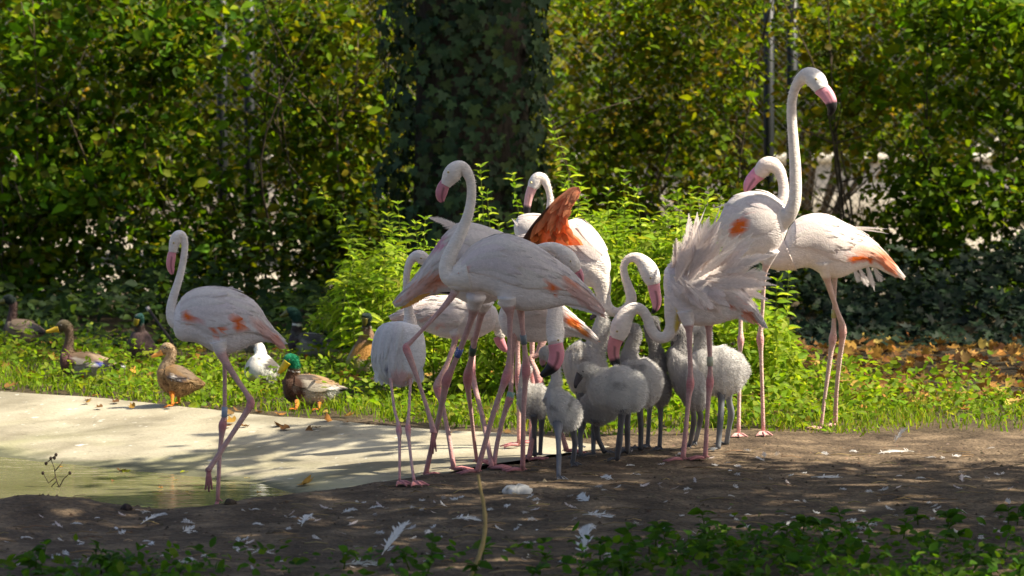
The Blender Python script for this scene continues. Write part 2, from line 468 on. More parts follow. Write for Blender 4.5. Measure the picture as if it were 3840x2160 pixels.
# ================================================================ THE SETTING
def axis(a, b, d, lo, hi, g=1.25):
    x = list(np.arange(a, b, d)); s = d
    while x[-1] < hi: s *= g; x.append(x[-1] + s)
    s = d
    while x[0] > lo: s *= g; x.insert(0, x[0] - s)
    return np.array(x)
xs = axis(-3.2, 3.2, .045, -300, 300); ys = axis(9.5, 19.5, .05, -120, 500)
X, Y = np.meshgrid(xs, ys)
Zs = soil_z(X, Y)
ins = inside(X, Y); sd = seg_dist(X, Y, POLY, True)
drop = np.where(Y < 15.2, .10, .03)
w_ = np.clip(sd / np.where(Y < 15.2, .16, .04), 0, 1)
Zs = np.where(ins, Zs * (1 - w_) + (np.maximum(apron_z(X, Y), -.5) - .045) * w_, Zs)
nx, ny = len(xs), len(ys)
I = np.arange(nx * ny).reshape(ny, nx)
quads = np.stack([I[:-1, :-1], I[:-1, 1:], I[1:, 1:], I[1:, :-1]], -1).reshape(-1, 4)
g = obj('ground', mesh_np('ground', np.stack([X, Y, Zs], -1).reshape(-1, 3), quads), 'soil')
tag(g, 'bare brown soil strewn with feathers around the pool', 'ground', kind='structure')

# concrete apron of the pool
u = catmull(UP, 14); tg = np.gradient(u, axis=0); tg /= np.linalg.norm(tg, axis=1)[:, None]
nrm = np.stack([tg[:, 1], -tg[:, 0]], -1); nrm = np.where((nrm[:, 1] > 0)[:, None], -nrm, nrm)
vv = np.concatenate([[-.06, -.05, -.02, 0, .04], np.linspace(.1, 3.2, 40)])
PX = u[:, None, 0] + nrm[:, None, 0] * vv[None]; PY = u[:, None, 1] + nrm[:, None, 1] * vv[None]
PZ = apron_z(PX, PY) + (vnoise(PX, PY, 2.3, 5) - .5) * .012 + (vnoise(PX, PY, 9, 6) - .5) * .004
PZ[:, 0] -= .08; PZ[:, 1] -= .004
# near the right-hand end the slab dips under the soil
PZ -= np.clip((PX - .15) / .5, 0, 1) * .03
I = np.arange(PX.size).reshape(PX.shape)
quads = np.stack([I[:-1, :-1], I[1:, :-1], I[1:, 1:], I[:-1, 1:]], -1).reshape(-1, 4)
o = obj('pool_edge', mesh_np('pool_edge', np.stack([PX, PY, PZ], -1).reshape(-1, 3), quads[:, ::-1]), 'concrete')
tag(o, 'sloping pale concrete edge of the pool with algae stains', 'pool edge', kind='structure')
wx = np.linspace(-7, .0, 30); wy = np.linspace(12.95, 19, 30)
X2, Y2 = np.meshgrid(wx, wy); I = np.arange(900).reshape(30, 30)
quads = np.stack([I[:-1, :-1], I[:-1, 1:], I[1:, 1:], I[1:, :-1]], -1).reshape(-1, 4)
o = obj('water', mesh_np('water', np.stack([X2, Y2, np.full(X2.shape, WATER_Z)], -1).reshape(-1, 3), quads), 'water')
tag(o, 'shallow murky greenish pool water', 'water', kind='structure')

# ---------------------------------------------------------------- far side of the fence
def box(mb, a, b, col):
    a = np.array(a, float); b = np.array(b, float)
    V = np.array([[(a, b)[i][0], (a, b)[j][1], (a, b)[k][2]] for i in (0, 1) for j in (0, 1) for k in (0, 1)])
    T = [(0, 1, 3), (0, 3, 2), (4, 6, 7), (4, 7, 5), (0, 4, 5), (0, 5, 1), (2, 3, 7), (2, 7, 6), (0, 2, 6), (0, 6, 4), (1, 5, 7), (1, 7, 3)]
    mb.add(V, T, col)
mb = MB(); box(mb, (-30, 44, -.2), (30, 44.4, .82), (.55, .50, .42)); box(mb, (-30, 43.94, .82), (30, 44.46, .92), (.6, .56, .48))
tag(mb.build('garden_wall', 'bark', None, (0, 44, 0), smooth=False), 'low pale wall far behind the fence', 'wall')

HOLES = [(60, 625, 140, 40, .5), (230, 640, 120, 30, .35), (425, 430, 60, 90, .65), (400, 540, 90, 50, .5), (330, 600, 120, 40, .3), (720, 600, 60, 60, .5), (590, 420, 75, 150, .45), (700, 490, 40, 90, .6),
         (2090, 480, 80, 80, .96), (2200, 500, 90, 70, .5), (2330, 560, 120, 70, .3), (2520, 640, 90, 80, .65), (2450, 560, 90, 80, .35), (1700, 470, 90, 60, .4), (1700, 700, 80, 120, .5), (1960, 230, 60, 230, .75), (2250, 330, 60, 60, .35), (1500, 160, 60, 100, .25)]
def keep_mask(P):
    q = project(P) / 1.4907
    pr = np.ones(len(P))
    for cx, cy, rx, ry, k in HOLES:
        d = ((q[:, 0] - cx) / rx) ** 2 + ((q[:, 1] - cy) / ry) ** 2
        pr = np.minimum(pr, np.where(d < 1, 1 - k, np.where(d < 1.6, 1 - k * .5, 1)))
    return rng.random(len(P)) < pr

def foliage(n_clump, cx, cy, z0, z1, rx, ry, per, cr, size, cols, kind, flat=.6, holes=True, zpow=1.0, upn=.7):
    """leaf clumps through a volume -> arrays"""
    cc = np.stack([cx + rx * rng.uniform(-1, 1, n_clump), cy + ry * rng.uniform(-1, 1, n_clump), z0 + (z1 - z0) * rng.random(n_clump) ** zpow], -1)
    tone = rng.normal(.88, .30, n_clump)  # wide tone spread darkens some clumps to stand for deep shade pockets
    idx = np.repeat(np.arange(n_clump), per)
    P = cc[idx] + rng.normal(0, 1, (len(idx), 3)) * np.array([cr, cr, cr * .75])
    ok = P[:, 2] > .03; P = P[ok]; idx = idx[ok]
    if holes:
        k = keep_mask(P); P = P[k]; idx = idx[k]
    n = len(P)
    D = rnd_dirs(n, .6) + np.array([0, -.15, -.25]); Nn = rnd_dirs(n, 1.0) + np.array([0, -.35, upn])
    S = size * np.clip(rng.lognormal(-.05, .36, n), .4, 1.8)
    C = palette(n, cols) * np.clip(tone[idx], .35, 1.5)[:, None]
    return cc, leaves_np(P, D, Nn, S, C, kind)

GREEN_L = [(.085, .18, .005), (.10, .20, .006), (.13, .215, .006), (.06, .14, .006), (.20, .26, .008), (.09, .19, .006), (.13, .13, .010)]
GREEN_R = [(.10, .175, .005), (.125, .195, .006), (.155, .20, .006), (.075, .135, .006), (.23, .235, .008), (.11, .185, .006), (.17, .14, .010)]
GREEN_FR = [(.09, .175, .005), (.11, .195, .006), (.07, .14, .006), (.17, .23, .008)]
YELLOW = [(.30, .32, .03), (.36, .33, .03), (.24, .32, .03), (.34, .24, .03)]  # leaf colours brightened so the growth beyond the fence looks sunlit
BARK = (.10, .075, .05)
# far trees closing the view
for i, (cx, cy, h) in enumerate([(-9, 47.5, 7), (-5, 49, 8), (-1.2, 47.5, 7), (2.6, 49, 8), (6.0, 47.5, 7.5), (10, 49, 8)]):
    lb = ['leftmost', 'second', 'third', 'fourth', 'fifth', 'rightmost'][i]
    t = thing('far_tree', (cx, cy, 0), f'{lb} from the left of the sunlit far trees behind the wall', 'tree', 'far trees behind the wall')
    cc, (V, T, C) = foliage(95, 0, 0, .6, h, 2.6, 1.2, 80, .5, .34, YELLOW + GREEN_L + [(.13, .17, .03)], 'diamond', holes=False)
    tag(obj('crown', mesh_np('crown', V, T, C), 'leaf', t), kind='stuff')
    mb = MB(); tube(mb, [(0, 0, -.1), (.1, 0, 2), (.05, 0, h * .8)], [.22, .16, .05], BARK, 8)
    for k in range(5):
        a = rng.uniform(0, 6.28); tube(mb, [(.08, 0, 1.4 + k * .6), (math.cos(a) * .8, math.sin(a) * .5, 2.4 + k * .7), (math.cos(a) * 1.5, math.sin(a) * .8, 3 + k * .8)], [.08, .05, .02], BARK, 6)
    mb.build('trunk', 'bark', t)
# sunlit shrubs between fence and wall
for i, (cx, cy, h, lab) in enumerate([(-4.6, 33, 2.6, 'yellow green sunlit shrub behind the fence at far left'), (-2.4, 35, 3.2, 'yellow green sunlit shrub behind the left fence posts'), (-.6, 33.5, 3.4, 'sunlit shrub behind the fence left of the ivy trunk'),
                                  (1.2, 35, 3.4, 'sunlit shrub behind the fence right of the ivy trunk'), (2.9, 34, 3.2, 'yellow leaved shrub behind the right fence posts'), (5.6, 34, 3.2, 'sunlit shrub behind the fence at far right')]):
    t = thing('garden_shrub', (cx, cy, 0), lab, 'shrub', 'sunlit shrubs behind the fence')
    cc, (V, T, C) = foliage(62, 0, 0, .75, h + .9, 1.25, .6, 80, .28, .15, YELLOW + GREEN_R, 'diamond', holes=False)
    tag(obj('foliage', mesh_np('foliage', V, T, C), 'leaf', t), kind='stuff')
    mb = MB()
    for c in cc[:9]: tube(mb, [(rng.normal(0, .1), rng.normal(0, .1), -.05), c * np.array([.5, .5, .5]), c], [.03, .02, .008], BARK, 5)
    mb.build('stems', 'bark', t)

# chain link fence
FY = 27.2
t = thing('chain_link_fence', (0, FY, 0), 'grey chain link fence half hidden in the hedge', 'fence')
mb = MB(); p = .062; zt = 2.5
for s in (-1, 1):
    for k in range(int((9.6 + zt) / p)):
        x0 = -4.8 + k * p - (zt if s > 0 else 0); a = np.array([x0, s * .002, 0.02]); b = np.array([x0 + s * zt, s * .002, zt])
        if s < 0: a[0] += 0; 
        tube(mb, [a, b], [.0022, .0022], (.20, .20, .19), 3)
tag(mb.build('wire_mesh', 'metal', t), kind='stuff')
for xx, lab in ((-2.24, 0), (-2.03, 0), (1.985, 0), (2.165, 0)):
    mb = MB(); tube(mb, [(0, 0, -.1), (0, 0, 1.2), (0, 0, 2.75)], [.042] * 3, (.008, .011, .012), 12)
    tube(mb, [(0, 0, 2.75), (0, 0, 2.78)], [.042, .02], (.022, .03, .032), 12)
    o = mb.build('post', 'metal', t); o.location = (xx, -.06, 0)

# ---------------------------------------------------------------- hedge shrubs
SHR = [  # x, y, z1, rx, ry, clumps, size, cols, kind, label
    (-4.05, 25.6, 2.5, .75, .34, 62, .064, GREEN_L, 'ovate', 'dense dark green hedge shrub at the left edge of the photo'),
    (-2.95, 25.2, 2.5, .75, .34, 60, .066, GREEN_L, 'ovate', 'broad leaved hedge shrub above the two ducks at far left'),
    (-1.95, 25.5, 2.5, .7, .34, 50, .060, GREEN_L, 'ovate', 'hedge shrub in front of the left pair of fence posts'),
    (-1.05, 25.3, 2.5, .5, .34, 44, .06, GREEN_R, 'ovate', 'lighter hedge shrub just left of the ivy covered trunk'),
    (.75, 25.6, 2.5, .55, .34, 50, .052, GREEN_R, 'ovate', 'fine leaved hedge shrub just right of the ivy covered trunk'),
    (1.65, 25.4, 2.5, .6, .34, 52, .05, GREEN_R, 'ovate', 'twiggy hedge shrub with yellowing leaves left of the right fence posts'),
    (2.65, 25.7, 2.5, .6, .34, 46, .058, GREEN_R, 'ovate', 'hedge shrub right of the right fence posts with gaps onto pale ground'),
    (3.45, 25.2, 2.5, .65, .34, 56, .062, GREEN_FR, 'ovate', 'tall dark green hedge shrub behind the stooping right flamingo'),
    (4.35, 25.5, 2.5, .65, .34, 50, .062, GREEN_FR, 'ovate', 'hedge shrub at the right edge of the photo')]
for (cx, cy, h, rx, ry, nc, size, cols, kind, lab) in SHR:
    t = thing('hedge_shrub', (cx, cy, 0), lab, 'shrub', 'hedge shrubs along the fence')
    cc, (V, T, C) = foliage(int(nc * 1.8), cx, cy, .12, h, rx, ry, 60, .16, size * 1.12, cols, kind, zpow=.95)
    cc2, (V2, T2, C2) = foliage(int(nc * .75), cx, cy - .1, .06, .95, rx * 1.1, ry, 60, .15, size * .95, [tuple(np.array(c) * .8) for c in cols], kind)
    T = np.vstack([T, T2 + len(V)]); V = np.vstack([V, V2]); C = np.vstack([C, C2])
    V = V - np.array([cx, cy, 0])
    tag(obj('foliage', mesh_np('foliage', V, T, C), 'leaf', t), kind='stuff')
    mb = MB()
    stems = rng.integers(5, 8)
    for k in range(stems):
        a = np.array([rng.normal(0, rx * .45), rng.normal(0, ry * .4), -.05])
        tip = np.array([a[0] + rng.normal(0, .6), a[1] + rng.normal(0, .25), rng.uniform(1.0, 3.0)])
        mid = (a + tip) / 2 + rng.normal(0, .16, 3)
        pts = catmull([a, mid, tip], 5); r = np.linspace(rng.uniform(.008, .017), .003, len(pts))
        colr = np.array(BARK) * rng.uniform(.6, 1.5)
        tube(mb, pts, r, colr, 5)
        for q in range(6):
            b0 = pts[rng.integers(2, len(pts) - 1)]; b1 = b0 + rng.normal(0, .22, 3) + np.array([0, 0, .18]); tube(mb, [b0, (b0 + b1) / 2 + rng.normal(0, .03, 3), b1], [.006, .0045, .002], colr, 4)
    for k in range(38):
        b0 = np.array([rng.uniform(-rx, rx) * 1.1, rng.uniform(-ry, ry) * .8, rng.uniform(0, .7)]); b1 = b0 + np.array([rng.normal(0, .25), rng.normal(0, .1), rng.uniform(.2, .6)])
        tube(mb, [b0, (b0 + b1) / 2 + rng.normal(0, .05, 3), b1], [.005, .004, .002], np.array(BARK) * rng.uniform(.5, 2.2), 4)
    mb.build('stems', 'bark', t)
    # the leaves that stand out singly on the near side
    lm = leaf_meshes(kind, [tuple(np.array(c) * 1.25) for c in cols], 'leaf', 5)
    for k in range(34):
        p_ = np.array([cx + rng.uniform(-rx, rx), cy - ry - rng.uniform(.15, .35), rng.uniform(.5, 2.3)])
        if not keep_mask(p_[None])[0]: continue
        place_leaf(lm[k % 5], p_, rng.normal(size=3) * np.array([1, .4, .7]) + np.array([0, 0, -.4]), np.array([0, -1, .5]) + rng.normal(0, .45, 3), size * rng.uniform(.8, 1.25), t)

# low plants below the hedge; shade is put into the right-hand ivy's dark colour
for nm, x0, x1, y0, y1, n, cols, lab, zz in (('ground_ivy', .7, 4.7, 21.9, 24.6, 5200, [(.009, .022, .008), (.013, .027, .010), (.006, .015, .007)], 'ivy carpet under the hedge on the right, colour darkened for shade', .65),
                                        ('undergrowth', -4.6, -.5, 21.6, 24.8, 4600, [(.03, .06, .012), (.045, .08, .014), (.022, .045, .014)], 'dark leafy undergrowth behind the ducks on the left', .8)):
    P = np.stack([rng.uniform(x0, x1, n), rng.uniform(y0, y1, n), np.zeros(n)], -1)
    P[:, 2] = (.03 + zz * np.clip((P[:, 1] - y0) / (y1 - y0), 0, 1) ** 1.1 * vnoise(P[:, 0], P[:, 1], 2.2, 9) * 1.5) * rng.uniform(.5, 1, n)
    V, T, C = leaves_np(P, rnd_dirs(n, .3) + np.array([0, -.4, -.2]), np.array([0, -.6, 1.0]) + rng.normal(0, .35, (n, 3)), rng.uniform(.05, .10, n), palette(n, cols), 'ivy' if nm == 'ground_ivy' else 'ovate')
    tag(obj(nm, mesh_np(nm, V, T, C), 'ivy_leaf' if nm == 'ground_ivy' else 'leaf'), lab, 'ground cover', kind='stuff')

# ---------------------------------------------------------------- ivy covered tree
TX, TY = -.30, 23.8
t = thing('ivy_tree', (TX, TY, 0), 'thick tree trunk covered in dark ivy behind the flamingos', 'tree')
mb = MB()
pz = np.linspace(-.2, 8, 18); pts = np.stack([.03 * np.sin(pz), .02 * np.cos(pz * 1.3), pz], -1)
tube(mb, pts, np.interp(pz, [-.2, .4, 3, 8], [.46, .40, .36, .22]), (.07, .055, .04), 20)
for a, zb, L, zz in ((.3, 4.6, 2.6, 2.0), (1.6, 4.9, 2.4, 2.2), (2.7, 5.2, 2.3, 2.4), (4.0, 5.0, 2.0, 2.0), (5.3, 5.6, 2.6, 1.8), (.9, 6.3, 2.2, 1.8), (-.2, 5.8, 4.0, .8)):
    d = np.array([math.cos(a), math.sin(a), 0]); b0 = np.array([0, 0, zb])
    tube(mb, catmull([b0, b0 + d * L * .4 + np.array([0, 0, zz * .3]), b0 + d * L + np.array([0, 0, zz])], 5), np.linspace(.15, .03, 11), (.07, .055, .04), 8)
mb.build('trunk', 'bark', t)
IVY = [(.030, .058, .024), (.040, .070, .030), (.020, .042, .018), (.05, .076, .032), (.07, .095, .026)]
def ivy_pos(n, r0, r1, zmax):
    th = rng.uniform(0, 2 * np.pi, n); z = rng.uniform(0, zmax, n); r = rng.uniform(r0, r1, n) + .16 * (vnoise(th * 1.5, z, 2.2, 4) - .3)
    dirn = np.stack([np.cos(th), np.sin(th), np.zeros(n)], -1)
    return th, z, dirn, dirn * r[:, None] + np.array([0, 0, 1]) * z[:, None]
n = 5600
th, z, dn, P = ivy_pos(n, .38, .52, 4.6)
V, T, C = leaves_np(P, np.array([0, 0, -1.]) + rng.normal(0, .35, (n, 3)), dn + np.array([0, 0, .35]) + rng.normal(0, .28, (n, 3)), rng.uniform(.05, .10, n), palette(n, IVY, .25), 'ivy')
tag(obj('ivy_foliage', mesh_np('ivy_foliage', V, T, C), 'ivy_leaf', t), kind='stuff')
lm = leaf_meshes('ivy', IVY + [(.06, .10, .03), (.09, .10, .03)], 'ivy_leaf', 8)
for k in range(280):
    a = rng.uniform(-2.9, -.25); zz = rng.uniform(.55, 2.35); d = np.array([math.cos(a), math.sin(a), 0])
    place_leaf(lm[k % 8], np.array([TX, TY, 0]) + d * (rng.uniform(.52, .58) + .16 * (float(vnoise(np.array((a % 6.2832) * 1.5), np.array(zz), 2.2, 4)) - .3)) + np.array([0, 0, zz]), np.array([rng.normal(0, .35), 0, -1]), d + np.array([0, 0, .3]) + rng.normal(0, .2, 3), rng.uniform(.07, .12), t)
# crown above the picture; its shade falls on the litter in front of the hedge
def shade_clumps(xa, xb, ya, yb, n, za, zb):
    """crown clumps that lie between the sun and a stretch of ground"""
    gx = rng.uniform(xa, xb, n); gy = rng.uniform(ya, yb, n); z = rng.uniform(za, zb, n)
    return np.stack([gx + SUNV[0] / SUNV[2] * z, gy + SUNV[1] / SUNV[2] * z, z], -1)
def crown(parent, cc, per, cr, size, cols, kind='diamond'):
    idx = np.repeat(np.arange(len(cc)), per); P = cc[idx] + rng.normal(0, 1, (len(idx), 3)) * np.array([cr, cr, cr * .5])
    n = len(P)
    V, T, C = leaves_np(P - np.asarray(parent.location), rnd_dirs(n, .4), rnd_dirs(n, .6) + np.array([0, 0, 1.0]), size * rng.uniform(.6, 1.2, n), palette(n, cols), kind)
    tag(obj('crown', mesh_np('crown', V, T, C), 'leaf', parent), kind='stuff')
cc = np.vstack([shade_clumps(-3.8, -.6, 20.0, 23.4, 64, 4.2, 6.5), shade_clumps(.2, 4, 19.0, 21.8, 52, 4.4, 6.6), shade_clumps(.6, 4, 22.4, 24.2, 40, 4.2, 6.0)])
def shade_for(x, y, z, r, n, za=3.2, zb=4.6):
    p = np.array([x, y, z]) + rng.normal(0, r, (n, 3)) * np.array([.6, .6, .6]); zz = rng.uniform(za, zb, n); t_ = (zz - p[:, 2]) / SUNV[2]
    return p + SUNV[None] * t_[:, None]
cc = np.vstack([cc] + [shade_for(TX + .2, TY - .25, zt_, .25, 9, 4.2, 6.0) for zt_ in (.4, .8, 1.2, 1.6, 2.0, 2.4)])  # unseen clumps added in the sun's path to put the trunk in shade
crown(t, cc, 46, .36, .15, GREEN_L)

# overhanging tree standing outside the picture on the right; its crown is shaped to shade the foreground
RX, RY = 6.4, 12.6
t = thing('overhanging_tree', (RX, RY, float(soil_z(RX, RY))), 'leafy tree just outside the right edge with an unseen crown shaped to shade the foreground', 'tree')
mb = MB(); tube(mb, [(0, 0, -.2), (-.05, 0, 1.5), (-.1, .05, 3.4), (-.3, 0, 5.2)], [.3, .22, .18, .08], BARK, 12)
def edge_y(x): return np.interp(x, [-3, -1.4, -.84, -.4, .1, .8, 1.6, 3.5], [13.0, 13.0, 13.35, 13.75, 14.25, 14.75, 14.8, 14.7])
gx = rng.uniform(-3.8, 3.6, 520); gy = np.array([rng.uniform(9.2, edge_y(x) - .12) for x in gx]); z = rng.uniform(3.4, 5.0, 520)
cc = np.stack([gx + SUNV[0] / SUNV[2] * z, gy + SUNV[1] / SUNV[2] * z, z], -1)
# a few sun flecks stay open
fl = np.zeros(len(cc), bool)
for fx, fy, fr in ((.1, 13.72, .22), (-.25, 13.68, .16), (.5, 13.85, .16), (1.15, 10.9, .3), (1.55, 11.2, .28), (1.9, 11.6, .25), (.75, 10.8, .2)): fl |= np.hypot(gx - fx, (gy - fy) * .8) < fr
cc = cc[~fl]
def shade_for(x, y, z, r, n):
    p = np.array([x, y, z]) + rng.normal(0, r, (n, 3)) * np.array([.6, .6, .6]); zz = rng.uniform(3.2, 4.6, n); t_ = (zz - p[:, 2]) / SUNV[2]
    return p + SUNV[None] * t_[:, None]
cc = np.vstack([cc, shade_for(-1.08, 13.42, .8, .26, 26), shade_for(-1.35, 13.42, 1.2, .12, 8), shade_for(-1.12, 13.42, .35, .2, 10), shade_for(.0, 14.05, .85, .3, 26), shade_for(-.22, 14.05, 1.2, .12, 8), shade_for(.05, 14.1, .4, .22, 12), shade_for(-.4, 14.4, .55, .12, 8), shade_for(-.25, 14.3, .8, .14, 8), shade_for(.8, 14.7, .45, .15, 6), shade_for(-.75, 16.15, 0, .2, 3), shade_for(-1.05, 16.0, 0, .2, 2), shade_for(-1.25, 15.6, 0, .15, 2), shade_for(-.85, 14.5, 0, .12, 2)])  # extra unseen clumps added to shade single birds and dapple the concrete
crown(t, cc, 46, .20, .175, GREEN_L)
for k in range(26):
    e = cc[rng.integers(0, len(cc))] - np.array([RX, RY, 0]); b0 = np.array([-.1, 0, rng.uniform(2.8, 4.6)])
    tube(mb, catmull([b0, (b0 + e) / 2 + np.array([0, 0, .35]), e], 5), np.linspace(.06, .008, 11), BARK, 6)
mb.build('trunk', 'bark', t)

# ================================================================ BIRDS
WHITE = (.84, .765, .735); CREAM = (.84, .755, .69); PALEPINK = (.82, .52, .45); ORANGE = (.84, .17, .022); LEGP = (.56, .34, .31); JOINT = (.58, .24, .24)
BILLP = (.72, .27, .32); BLACK = (.018, .017, .018)
def Zm(x0, y0, k): return lambda p: (x0 + k * p[0], y0 + k * p[1])
R1 = (480, 800, .8008); R2 = (1360, 560, .41408); R3 = (1360, 1060, .55218); R4 = (2200, 860, .63492); R5 = (2500, 220, .57953); R6 = (2500, 900, .56592); RA = (0, 1060, .345); RB = (560, 1060, .37267)
def conv(src, dst, x, y): return ((src[0] + src[2] * x - dst[0]) / dst[2], (src[1] + src[2] * y - dst[1]) / dst[2])

def foot(mb, p, face, col, size=.085, lift=0.0, down=False):
    """three webbed toes and a hind toe; face = heading of the middle toe in the ground plane"""
    p = np.asarray(p, float)
    base = p + np.array([0, 0, .012]); tips = []
    for a, l in ((-.5, .92), (0, 1.0), (.5, .9)):
        if down: d = np.array([math.sin(a) * .35, math.cos(face) * 0 + .05 * a, -1.0])
        else: d = np.array([math.cos(face + a), math.sin(face + a), 0])
        e = base + d * size * l
        if not down: e[2] = float(ground_z(e[0], e[1])) + .006
        k = base * .5 + e * .5; k[2] += .006 if not down else 0
        tube(mb, [base, k, e], [size * .085, size * .07, size * .035], col, 6); tips.append((k, e))
    V = [base + np.array([0, 0, .001])]; 
    for k, e in tips: V += [k, base * .12 + e * .88]
    m1 = (V[2] + V[4]) / 2 * .8 + base * .2; m2 = (V[4] + V[6]) / 2 * .8 + base * .2
    V += [m1, m2]; V = np.array(V); 
    mb.add(V, [(0, 1, 3), (1, 2, 7), (1, 7, 3), (7, 4, 3), (0, 3, 5), (3, 4, 8), (3, 8, 5), (8, 6, 5)], np.asarray(col) * 1.05)
    if not down:
        hd = np.array([-math.cos(face), -math.sin(face), 0]); tube(mb, [base + np.array([0, 0, .012]), base + hd * size * .22], [size * .05, size * .025], col, 5)

def bird(sp):
    R = sp['R']; k = R[2]
    def ph(x, y, r=None):
        rr = R if r is None else r
        return rr[0] + rr[2] * x, rr[1] + rr[2] * y
    D0 = sp['D']; yaw = sp.get('yaw', 0.0)
    tor = np.array(sp['torso'], float)
    xc = tor[:, [0, 2]].mean()
    def Dx(x): return D0 + yaw * (x - xc) * k * D0 / F
    def P(x, y, dy=0.0): px, py = ph(x, y); return at(px, py, Dx(x) + dy)
    mm = k * D0 / F                                     # metres per zoom pixel
    base = P(xc, tor[:, [1, 3]].mean()); base[2] = float(ground_z(base[0], base[1]))
    t = thing(sp['name'], base, sp['label'], sp['cat'], sp.get('group'))
    off = base
    white = np.array(sp.get('white', WHITE)); wr = sp.get('wr', .66)
    patches = sp.get('patches', [])
    def paint(V, C):
        """markings of the plumage, given where they sit on the bird"""
        q = project(V); zx = (q[:, 0] - R[0]) / k; zy = (q[:, 1] - R[1]) / k
        for (x, y, rx, ry, ang, col) in patches:
            ca, sa = math.cos(ang), math.sin(ang); dx = zx - x; dy = zy - y
            a = (dx * ca + dy * sa) / (rx * 1.2); b = (-dx * sa + dy * ca) / (ry * 1.25)
            jag = .25 * np.sin(zx * .11 + zy * .07)
            w = np.clip((1.15 - (a * a + b * b) - jag) * sp.get('edge', 4.0), 0, 1)[:, None]
            C = C * (1 - w) + np.array(col) * w
        return C
    body = MB(); hc = None; ring_at = None
    # torso
    A = np.array([P(a, b) for a, b, c, d in tor]); B = np.array([P(c, d) for a, b, c, d in tor])
    Cn = catmull((A + B) / 2, 4); Nv = catmull((A - B) / 2, 4)
    hl = np.linalg.norm(Nv, axis=1)
    maxw = sp.get('maxw', 9)
    ax = np.gradient(Cn, axis=0); ax /= np.linalg.norm(ax, axis=1)[:, None] + 1e-9
    Bv = np.cross(ax, Nv); Bv /= np.linalg.norm(Bv, axis=1)[:, None] + 1e-9
    Bv[Bv[:, 1] > 0] *= -1                                  # towards the camera
    Bv *= np.minimum(hl * wr, maxw)[:, None]
    # round the two ends
    f = np.ones(len(Cn)); f[0] = .35; f[1] = .72; f[-1] = .3; f[-2] = .75
    Nv2 = Nv * f[:, None]; Bv2 = Bv * f[:, None]
    if sp['name'] == 'flamingo_chick':
        lum = 1 + .05 * np.sin(np.arange(len(Cn)) * 1.1 + xc) + .03 * np.sin(np.arange(len(Cn)) * 2.3); Nv2 = Nv2 * lum[:, None]; Bv2 = Bv2 * lum[:, None]
    loft(body, Cn, Nv2, Bv2, white, 20, colfun=lambda V, tt, ta: paint(V, np.tile(white, (len(V), 1)) * (1 - .02 * np.sin(ta * 9)[:, None])))
    # neck and head
    if 'neck' in sp:
        nk = np.array([(x, y, r) for x, y, r in sp['neck']], float)
        Pn = np.array([P(x, y, (sp.get('ndy', 0) * i / (len(nk) - 1))) for i, (x, y, r) in enumerate(nk)])
        Pn = catmull(Pn, 5); Rn = catmull(nk[:, 2:3], 5)[:, 0] * mm
        nc = np.array(sp.get('neckcol', CREAM)); hc = np.array(sp.get('headcol', nc))
        hs = sp.get('headfrom', .78); ring_at = sp.get('whitering')
        def ncol(V, tt, ta):
            w = np.clip((tt - hs) / .08, 0, 1)[:, None]; C = nc * (1 - w) + hc * w
            if ring_at: C = np.where((np.abs(tt - ring_at) < .03)[:, None], np.array([.75, .72, .68]), C)
            return paint(V, C) if sp.get('paintneck') else C
        tube(body, Pn, Rn, nc, 16, sp.get('headdepth', .88), colfun=ncol)
        hi = len(Pn) - 1
    # legs
    legcol = np.array(sp.get('legcol', LEGP)); jcol = np.array(sp.get('jointcol', JOINT))
    side = [-.035, .035]
    for li, lg in enumerate(sp.get('legs', [])):
        lr = lg.get('R', R); pts = np.array(lg['p'], float)
        px, py = ph(pts[-1][0], pts[-1][1], lr)
        hipD = D0 + lg.get('dy', side[li % 2])
        if lg.get('air'): fp = at(px, py, hipD + lg.get('fdy', 0))
        elif lg.get('stand'):
            fp = at(px, py, hipD); fp[2] = float(ground_z(fp[0], fp[1]))
        else: fp = ground_hit(px, py)
        if lg.get('fD'): fp = at(px, py, lg['fD'])
        cl = np.append(0, np.cumsum(np.hypot(*np.diff(pts[:, :2], axis=0).T))); cl /= cl[-1]
        P3 = []
        for i, (x, y, r) in enumerate(pts):
            qx, qy = ph(x, y, lr); P3.append(at(qx, qy, hipD * (1 - cl[i]) + fp[1] * cl[i]))
        P3[-1] = fp + np.array([0, 0, .012])
        Rr = pts[:, 2] * lr[2] * D0 / F
        P3 = catmull(P3, 4); Rr = catmull(Rr[:, None], 4)[:, 0]
        ji = lg.get('j'); nn = len(P3)
        jt = (ji * 4) / (nn - 1) if ji else -9
        th = lg.get('thigh', .0)
        def lcol(V, tt, ta):
            w = np.clip(1.3 - np.abs(tt - jt) / .09, 0, 1)[:, None]
            C = legcol * (1 - w) + jcol * w
            w2 = np.clip((tt - .86) / .1, 0, 1)[:, None] * .7; C = C * (1 - w2) + jcol * w2
            if th: 
                w3 = np.clip((th - tt) / .03 + .5, 0, 1)[:, None]; C = C * (1 - w3) + white * w3
            return C * (1 + .12 * np.sin(V[:, 2] * 400)[:, None] * np.sin(ta * 3)[:, None])
        tube(body, P3, Rr, legcol, 9, 1.0, colfun=lcol)
        foot(body, fp, lg.get('face', sp.get('face', math.pi)), jcol * .9 if not lg.get('air') else jcol * .7, sp.get('toe', .085), down=bool(lg.get('air')))
